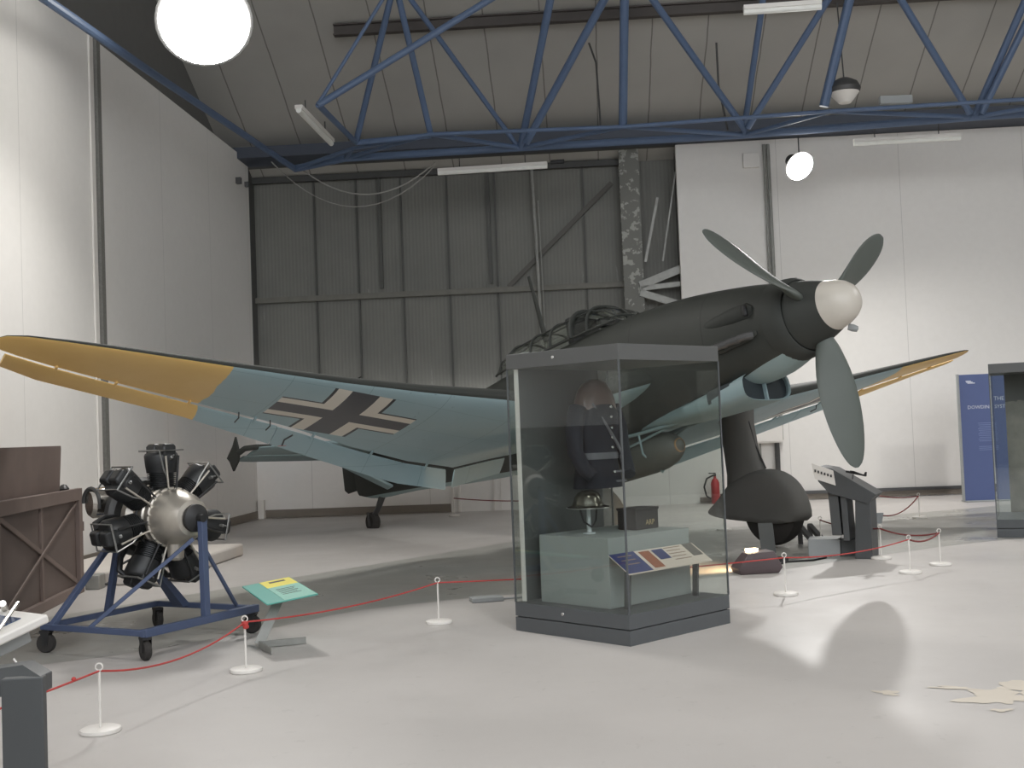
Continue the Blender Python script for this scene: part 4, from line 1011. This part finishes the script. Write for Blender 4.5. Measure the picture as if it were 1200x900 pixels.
m_ = MB(); m_.loft([[(-.28, LY - .09, ZB), (-.16, LY - .09, ZB), (-.16, LY, ZB), (-.28, LY, ZB)], [(-.16, .1, .62), (-.11, .1, .62), (-.11, .16, .62), (-.16, .16, .62)]]); m_.build('support', 'navy', ES)
for sx, sy in ((-1, -1), (1, -1), (1, 1), (-1, 1)):
    m_ = MB(); m_.box((0, 0, .165), (.085, .07, .02)); 
    for s_ in (-1, 1): m_.prism([(-.035, s_ * .034, .165), (.035, s_ * .034, .165), (.02, s_ * .034, .06), (-.02, s_ * .034, .06)], (0, .004, 0))
    cst = m_.build('castor', 'black', ES, loc=(sx * (LX - .02), sy * (LY - .02), 0), rz=.4 * sx * sy)
    m_ = MB(); m_.lathe([(.02, -.026), (.065, -.026), (.075, -.015), (.075, .015), (.065, .026), (.02, .026)], origin=(0, 0, .075), axis=(0, 1, 0), seg=22); m_.build('wheel', 'rubber', cst)

EN = thing('radial_engine', 'seven cylinder radial aircraft engine with black cylinders on the blue stand', 'engine', (-2.90, 9.57, 1.0), math.atan2(-.64, .77))
m_ = MB(); m_.lathe([(.10, .46), (.105, .43), (.145, .42), (.172, .38), (.205, .30), (.226, .21), (.232, .16), (.246, .155), (.246, .125), (.232, .12), (.226, .07), (.24, .06), (.24, .03), (.222, .02), (.215, -.10), (.26, -.14), (.262, -.20), (.20, -.26), (.0, -.27)], axis=(1, 0, 0), seg=42, caps=False)
cc = m_.build('crankcase', 'crank', EN)
for k in range(21):
    m_ = MB(); a = 2 * PI * k / 21; m_.lathe([(0, .012), (.011, .010), (.013, 0)], origin=(.155, .236 * math.cos(a), .236 * math.sin(a)), axis=(1, 0, 0), seg=6); m_.build('case_bolt', 'chrome', cc)
m_ = MB(); m_.lathe([(.0, .56), (.03, .56), (.032, .50), (.07, .49), (.11, .47), (.112, .44), (.05, .43), (0, .43)], axis=(1, 0, 0), seg=28); m_.build('propeller_shaft', 'black', EN)
# gear housing lobe beneath nose
m_ = MB(); m_.lathe([(.0, -.34), (.05, -.34), (.065, -.32), (.065, -.15), (0, -.1)], origin=(.20, -.02, 0), axis=(0, 0, 1), seg=18); m_.build('oil_sump', 'crank', EN)
# rear supercharger casing and exhaust drum
m_ = MB(); m_.lathe([(.0, -.24), (.30, -.24), (.33, -.28), (.33, -.34), (.26, -.38), (.18, -.44), (.18, -.52), (.10, -.56), (0, -.57)], axis=(1, 0, 0), seg=36); m_.build('supercharger_casing', 'darksteel', EN)
m_ = MB(); m_.lathe([(0, -.13), (.10, -.13), (.125, -.10), (.13, 0), (.125, .10), (.10, .13), (0, .13)], origin=(-.50, -.22, .13), axis=(.2, 1, 0), seg=24); mg = m_.build('accessory_drum', 'chrome', EN)
m_ = MB(); m_.tube([(-.50 + .125 * math.cos(a), -.34, .13 + .125 * math.sin(a)) for a in (PI * k / 10 for k in range(-1, 11))], .016, 8); m_.build('pipe', 'darksteel', mg)
def cylinder(a):
    """a: angle from +z, positive towards local -y (towards the camera left)"""
    Rt = Matrix.Rotation(a, 3, 'X')
    def q(x, y, z): return Rt @ Vector((x, y, z))
    m_ = MB(); prof = [(.085, .22)]
    z = .25
    while z < .36: prof += [(.095, z), (.112 + .05 * (z - .25), z + .003), (.112 + .05 * (z - .25), z + .008), (.095, z + .011)]; z += .0155
    prof += [(.118, .362), (.128, .42), (.136, .50), (.128, .52), (.10, .535), (0, .54)]
    ax = Rt @ Vector((0, 0, 1)); m_.lathe(prof, axis=ax, seg=26); cy = m_.build('cylinder', 'cyl', EN, sharp=50)
    # shift forward of centre plane is zero; rocker boxes fore and aft
    for sx in (-1, 1):
        b_ = MB(); R = Rt
        b_.loft([[R @ Vector((sx * .07 + dx * k, dy * k, zz)) for dx, dy in ((-.06, -.06), (.06, -.06), (.06, .06), (-.06, .06))] for zz, k in ((.49, 1.0), (.575, 1.0), (.60, .75))])
        rb = b_.build('rocker_box', 'cyl', cy, bevel=.012)
        p_ = MB(); p_.tube([R @ Vector((.15, sx * .035, .22)), R @ Vector((.155, sx * .06, .50))], .009, 8)
        p_.build('pushrod_tube', 'black' if sx > 0 else 'crank', cy)
    f_ = MB()
    pts = [q(-.145, -.11, .545), q(.145, -.11, .545), q(.145, .11, .545), q(-.145, .11, .545)]
    f_.tube(pts, .008, 6, closed=True); f_.tube([q(.145, -.11, .545), q(.15, -.08, .40), q(.14, -.03, .30)], .007, 6); f_.build('baffle_frame', 'steel', cy)
    f_ = MB(); f_.tube([q(-.10, .05, .53), q(-.16, .10, .50), q(-.18, .12, .40), q(-.22, .08, .28)], .025, 8); f_.build('intake_pipe', 'black', cy)
    s_ = MB(); s_.lathe([(0, 0), (.014, 0), (.014, .05), (.007, .055), (.006, .08), (0, .08)], origin=q(.11, 0, .47), axis=q(1, 0, .5), seg=10); s_.build('spark_plug', 'steel', cy)
for k in range(7): cylinder(2 * PI * k / 7)
m_ = MB(); m_.tube([(.02, .262 * math.cos(a), .262 * math.sin(a)) for a in (2 * PI * k / 36 for k in range(36))], .012, 8, closed=True); m_.build('ignition_ring', 'black', EN)

# low cream plinth behind the engine
t = MB(); t.box((0, 0, .085), (1.6, 3.0, .17)); tag(t.build('low_plinth', 'cream', loc=(-4.75, 14.9, 0), rz=-.08, bevel=.03), 'low cream platform on the floor behind the radial engine', 'platform')
t = thing('platform_equipment', 'small dark unit with a cable on the floor behind the engine cylinders', 'equipment', (-4.15, 13.4, .0), 0)
m_ = MB(); m_.box((0, .3, .36), (.55, .35, .36)); m_.build('unit_body', 'black', t, bevel=.02)
m_ = MB(); m_.tube([(-.3, .2, .3), (-.45, .1, .22), (-.5, -.1, .05), (-.62, -.2, .012)], .015, 6); m_.build('cable', 'black', t)
m_ = MB(); m_.box((-.62, -.22, .08), (.16, .2, .16)); m_.build('small_box', 'galv', t, bevel=.01)

# ------------------------------------------------------------------ brown crate at left
CR = thing('metal_crate', 'brown riveted metal crate with cross braced side at the left edge', 'crate', (-4.84, 12.95, 0), -1.46)
# local x runs towards the camera along the visible side, local y to the left
HC = 1.13; LC = 4.6; WC = 1.3
m_ = MB(); m_.box((LC / 2, -.64, HC / 2), (LC, 1.24, HC - .06)); m_.build('crate_body', 'browndark', CR)
def cb(nm, a, b, w_, h_, up=(0, 0, 1)): m_ = MB(); m_.bar(a, b, w_, h_, up=up); return m_.build(nm, 'brown', CR, bevel=.004)
for z_, hh in ((.05, .10), (HC - .05, .13)): cb('frame_rail', (0, .0, z_), (LC, .0, z_), .06, hh)
for x_ in (.06, 2.8): cb('frame_post', (x_, 0, 0.02), (x_, 0, HC), .055, .13 if x_ < 1 else .07, up=(1, 0, 0))
cb('frame_post', (1.45, -.01, .06), (1.45, -.01, HC - .08), .03, .06, up=(1, 0, 0))
for a, b_, w_ in (((.2, .012, HC - .14), (2.7, .012, .14), .03), ((.2, .0, .14), (2.7, .0, HC - .14), .05)):
    cb('cross_brace', a, b_, .015, w_)
cb('frame_rail', (0, -1.3, HC - .03), (LC, -1.3, HC - .03), .06, .06); cb('frame_rail', (.0, 0, HC - .03), (0, -1.3, HC - .03), .06, .06)
m_ = MB(); m_.box((-.03, .0, .72), (.03, .06, .10)); m_.build('latch', 'brown', CR)
m_ = MB(); m_.prism([(.30, -.16, HC + .005), (LC, -.16, HC + .005), (LC, -.12, 1.62), (.36, -.12, 1.62), (.32, -.13, 1.59)], (0, .03, 0)); m_.build('open_lid', 'brown', CR, bevel=.004)
m_ = MB(); m_.lathe([(0, 0), (.05, .01), (.06, .04), (.03, .08), (0, .09)], origin=(.18, -.12, HC - .02), seg=14); m_.build('handle', 'black', CR)

# ------------------------------------------------------------------ green and yellow sign
t = thing('floor_sign', 'low teal and yellow information sign on a bent grey metal foot', 'sign', (-1.86, 9.05, 0), 0)
C0, C1, C2, C3 = Vector((-2.19, 9.50, .415)), Vector((-1.99, 9.74, .45)), Vector((-1.61, 9.0, .40)), Vector((-1.79, 8.66, .35))
OO = Vector((-1.86, 9.05, 0))
# plate built from its own axes
ctr = (C0 + C1 + C2 + C3) / 4 - OO
ax1 = ((C3 + C2) / 2 - (C0 + C1) / 2).normalized(); ax2 = ((C1 + C2) / 2 - (C0 + C3) / 2); ax2 = (ax2 - ax1 * ax2.dot(ax1)).normalized(); nn = ax1.cross(ax2)
if nn.z < 0: nn = -nn
def plate(mb, a0, a1, b0, b1, h0, h1): mb.prism([ctr + ax1 * a + ax2 * b + nn * h0 for a, b in ((a0, b0), (a1, b0), (a1, b1), (a0, b1))], nn * (h1 - h0))
hl, hw_ = .40, .20
m_ = MB(); plate(m_, -hl, hl, -hw_, hw_, 0, .012); bd = m_.build('sign_plate', 'teal', t, bevel=.02)
m_ = MB(); plate(m_, -hl + .01, -.12, -.06, hw_ - .01, .0125, .014); m_.build('yellow_field', 'yellow', bd)
m_ = MB(); plate(m_, -.12, hl - .01, -.06, hw_ - .01, .0125, .0138); m_.build('pale_field', 'tealight', bd)
m_ = MB()
for i in range(1): plate(m_, -.33, -.28, .0, .13, .0142, .0150)
for i in range(5): plate(m_, -.02 + i * .05, -.005 + i * .05, -.02, .13 - .02 * (i % 2), .0140, .0146)
m_.build('text_lines', 'ink', bd)
m_ = MB(); foot = Vector((-2.02, 9.02, .03)) - OO
m_.bar(foot + Vector((0, 0, 0)), ctr - nn * .01 + Vector((.02, 0, 0)), .075, .012, up=(0, 1, .4)); m_.build('leg', 'galv', t)
m_ = MB(); m_.bar(foot + Vector((0, 0, .0)), foot + Vector((.16, -.30, 0)), .01, .05); m_.bar(foot, foot + Vector((.34, .12, 0)), .01, .05); m_.build('foot_frame', 'galv', t)

# ------------------------------------------------------------------ near left lectern
t = thing('screen_lectern', 'white edged touchscreen lectern on a grey post at the lower left edge', 'lectern', (-2.05, 4.55, 0), 0)
o0 = Vector((-2.05, 4.55, 0))
TA = math.radians(-32)
Rz = Matrix.Rotation(math.radians(-38), 3, 'Z'); Rx = Matrix.Rotation(math.radians(16), 3, 'X')
RR = Rz @ Rx
tc_ = Vector((-.22, .12, .855))
m_ = MB(); m_.box(tc_, (.62, .50, .035), RR); m_.build('top_frame', 'white', t, bevel=.008)
m_ = MB(); m_.box(tc_ + RR @ Vector((-.04, .0, .019)), (.50, .38, .004), RR); m_.build('screen', 'screen', t)
m_ = MB(); m_.box(tc_ + RR @ Vector((-.02, .0, -.05)), (.50, .40, .07), RR); m_.build('under_tray', 'lightgrey', t, bevel=.01)
m_ = MB(); m_.box(Vector((.295, -.42, .40)), (.14, .05, .80), Matrix.Rotation(math.radians(8), 3, 'Z')); m_.build('post', 'postgrey', t, bevel=.004)
m_ = MB(); m_.prism([(.22, -.45, .74), (.36, -.43, .74), (.36, -.43, .80), (.24, -.30, .82), (-.5, -.34, .74), (-.6, -.40, .66)], (0.0, .10, .0)); m_.build('bracket', 'postgrey', t, bevel=.004)
m_ = MB(); m_.tube([tc_ + RR @ Vector((.10, .22, .03)), tc_ + RR @ Vector((.2, .2, .08)), tc_ + RR @ Vector((.27, .06, .03))], .008, 8)
m_.tube([tc_ + RR @ Vector((.0, .24, .02)), tc_ + RR @ Vector((.08, .2, .07))], .014, 8); m_.build('tethered_stylus', 'chrome', t)
m_ = MB(); m_.tube([(.10, -.05, .80), (.14, -.05, .74), (.15, -.06, .66), (.13, -.08, .60), (.08, -.1, .57)], .004, 6); m_.build('hanging_cable', 'white', t)

# ------------------------------------------------------------------ daylight-grey surroundings and view
W = bpy.data.worlds.new('world'); SC.world = W; W.use_nodes = True
bg = W.node_tree.nodes['Background']; bg.inputs[0].default_value = (.80, .83, .87, 1); bg.inputs[1].default_value = 2.3
SC.view_settings.view_transform = 'Standard'; SC.view_settings.look = 'None'; SC.view_settings.gamma = 1
SC.view_settings.use_curve_mapping = False; SC.view_settings.exposure = 0.8
SC.cycles.transparent_max_bounces = 24
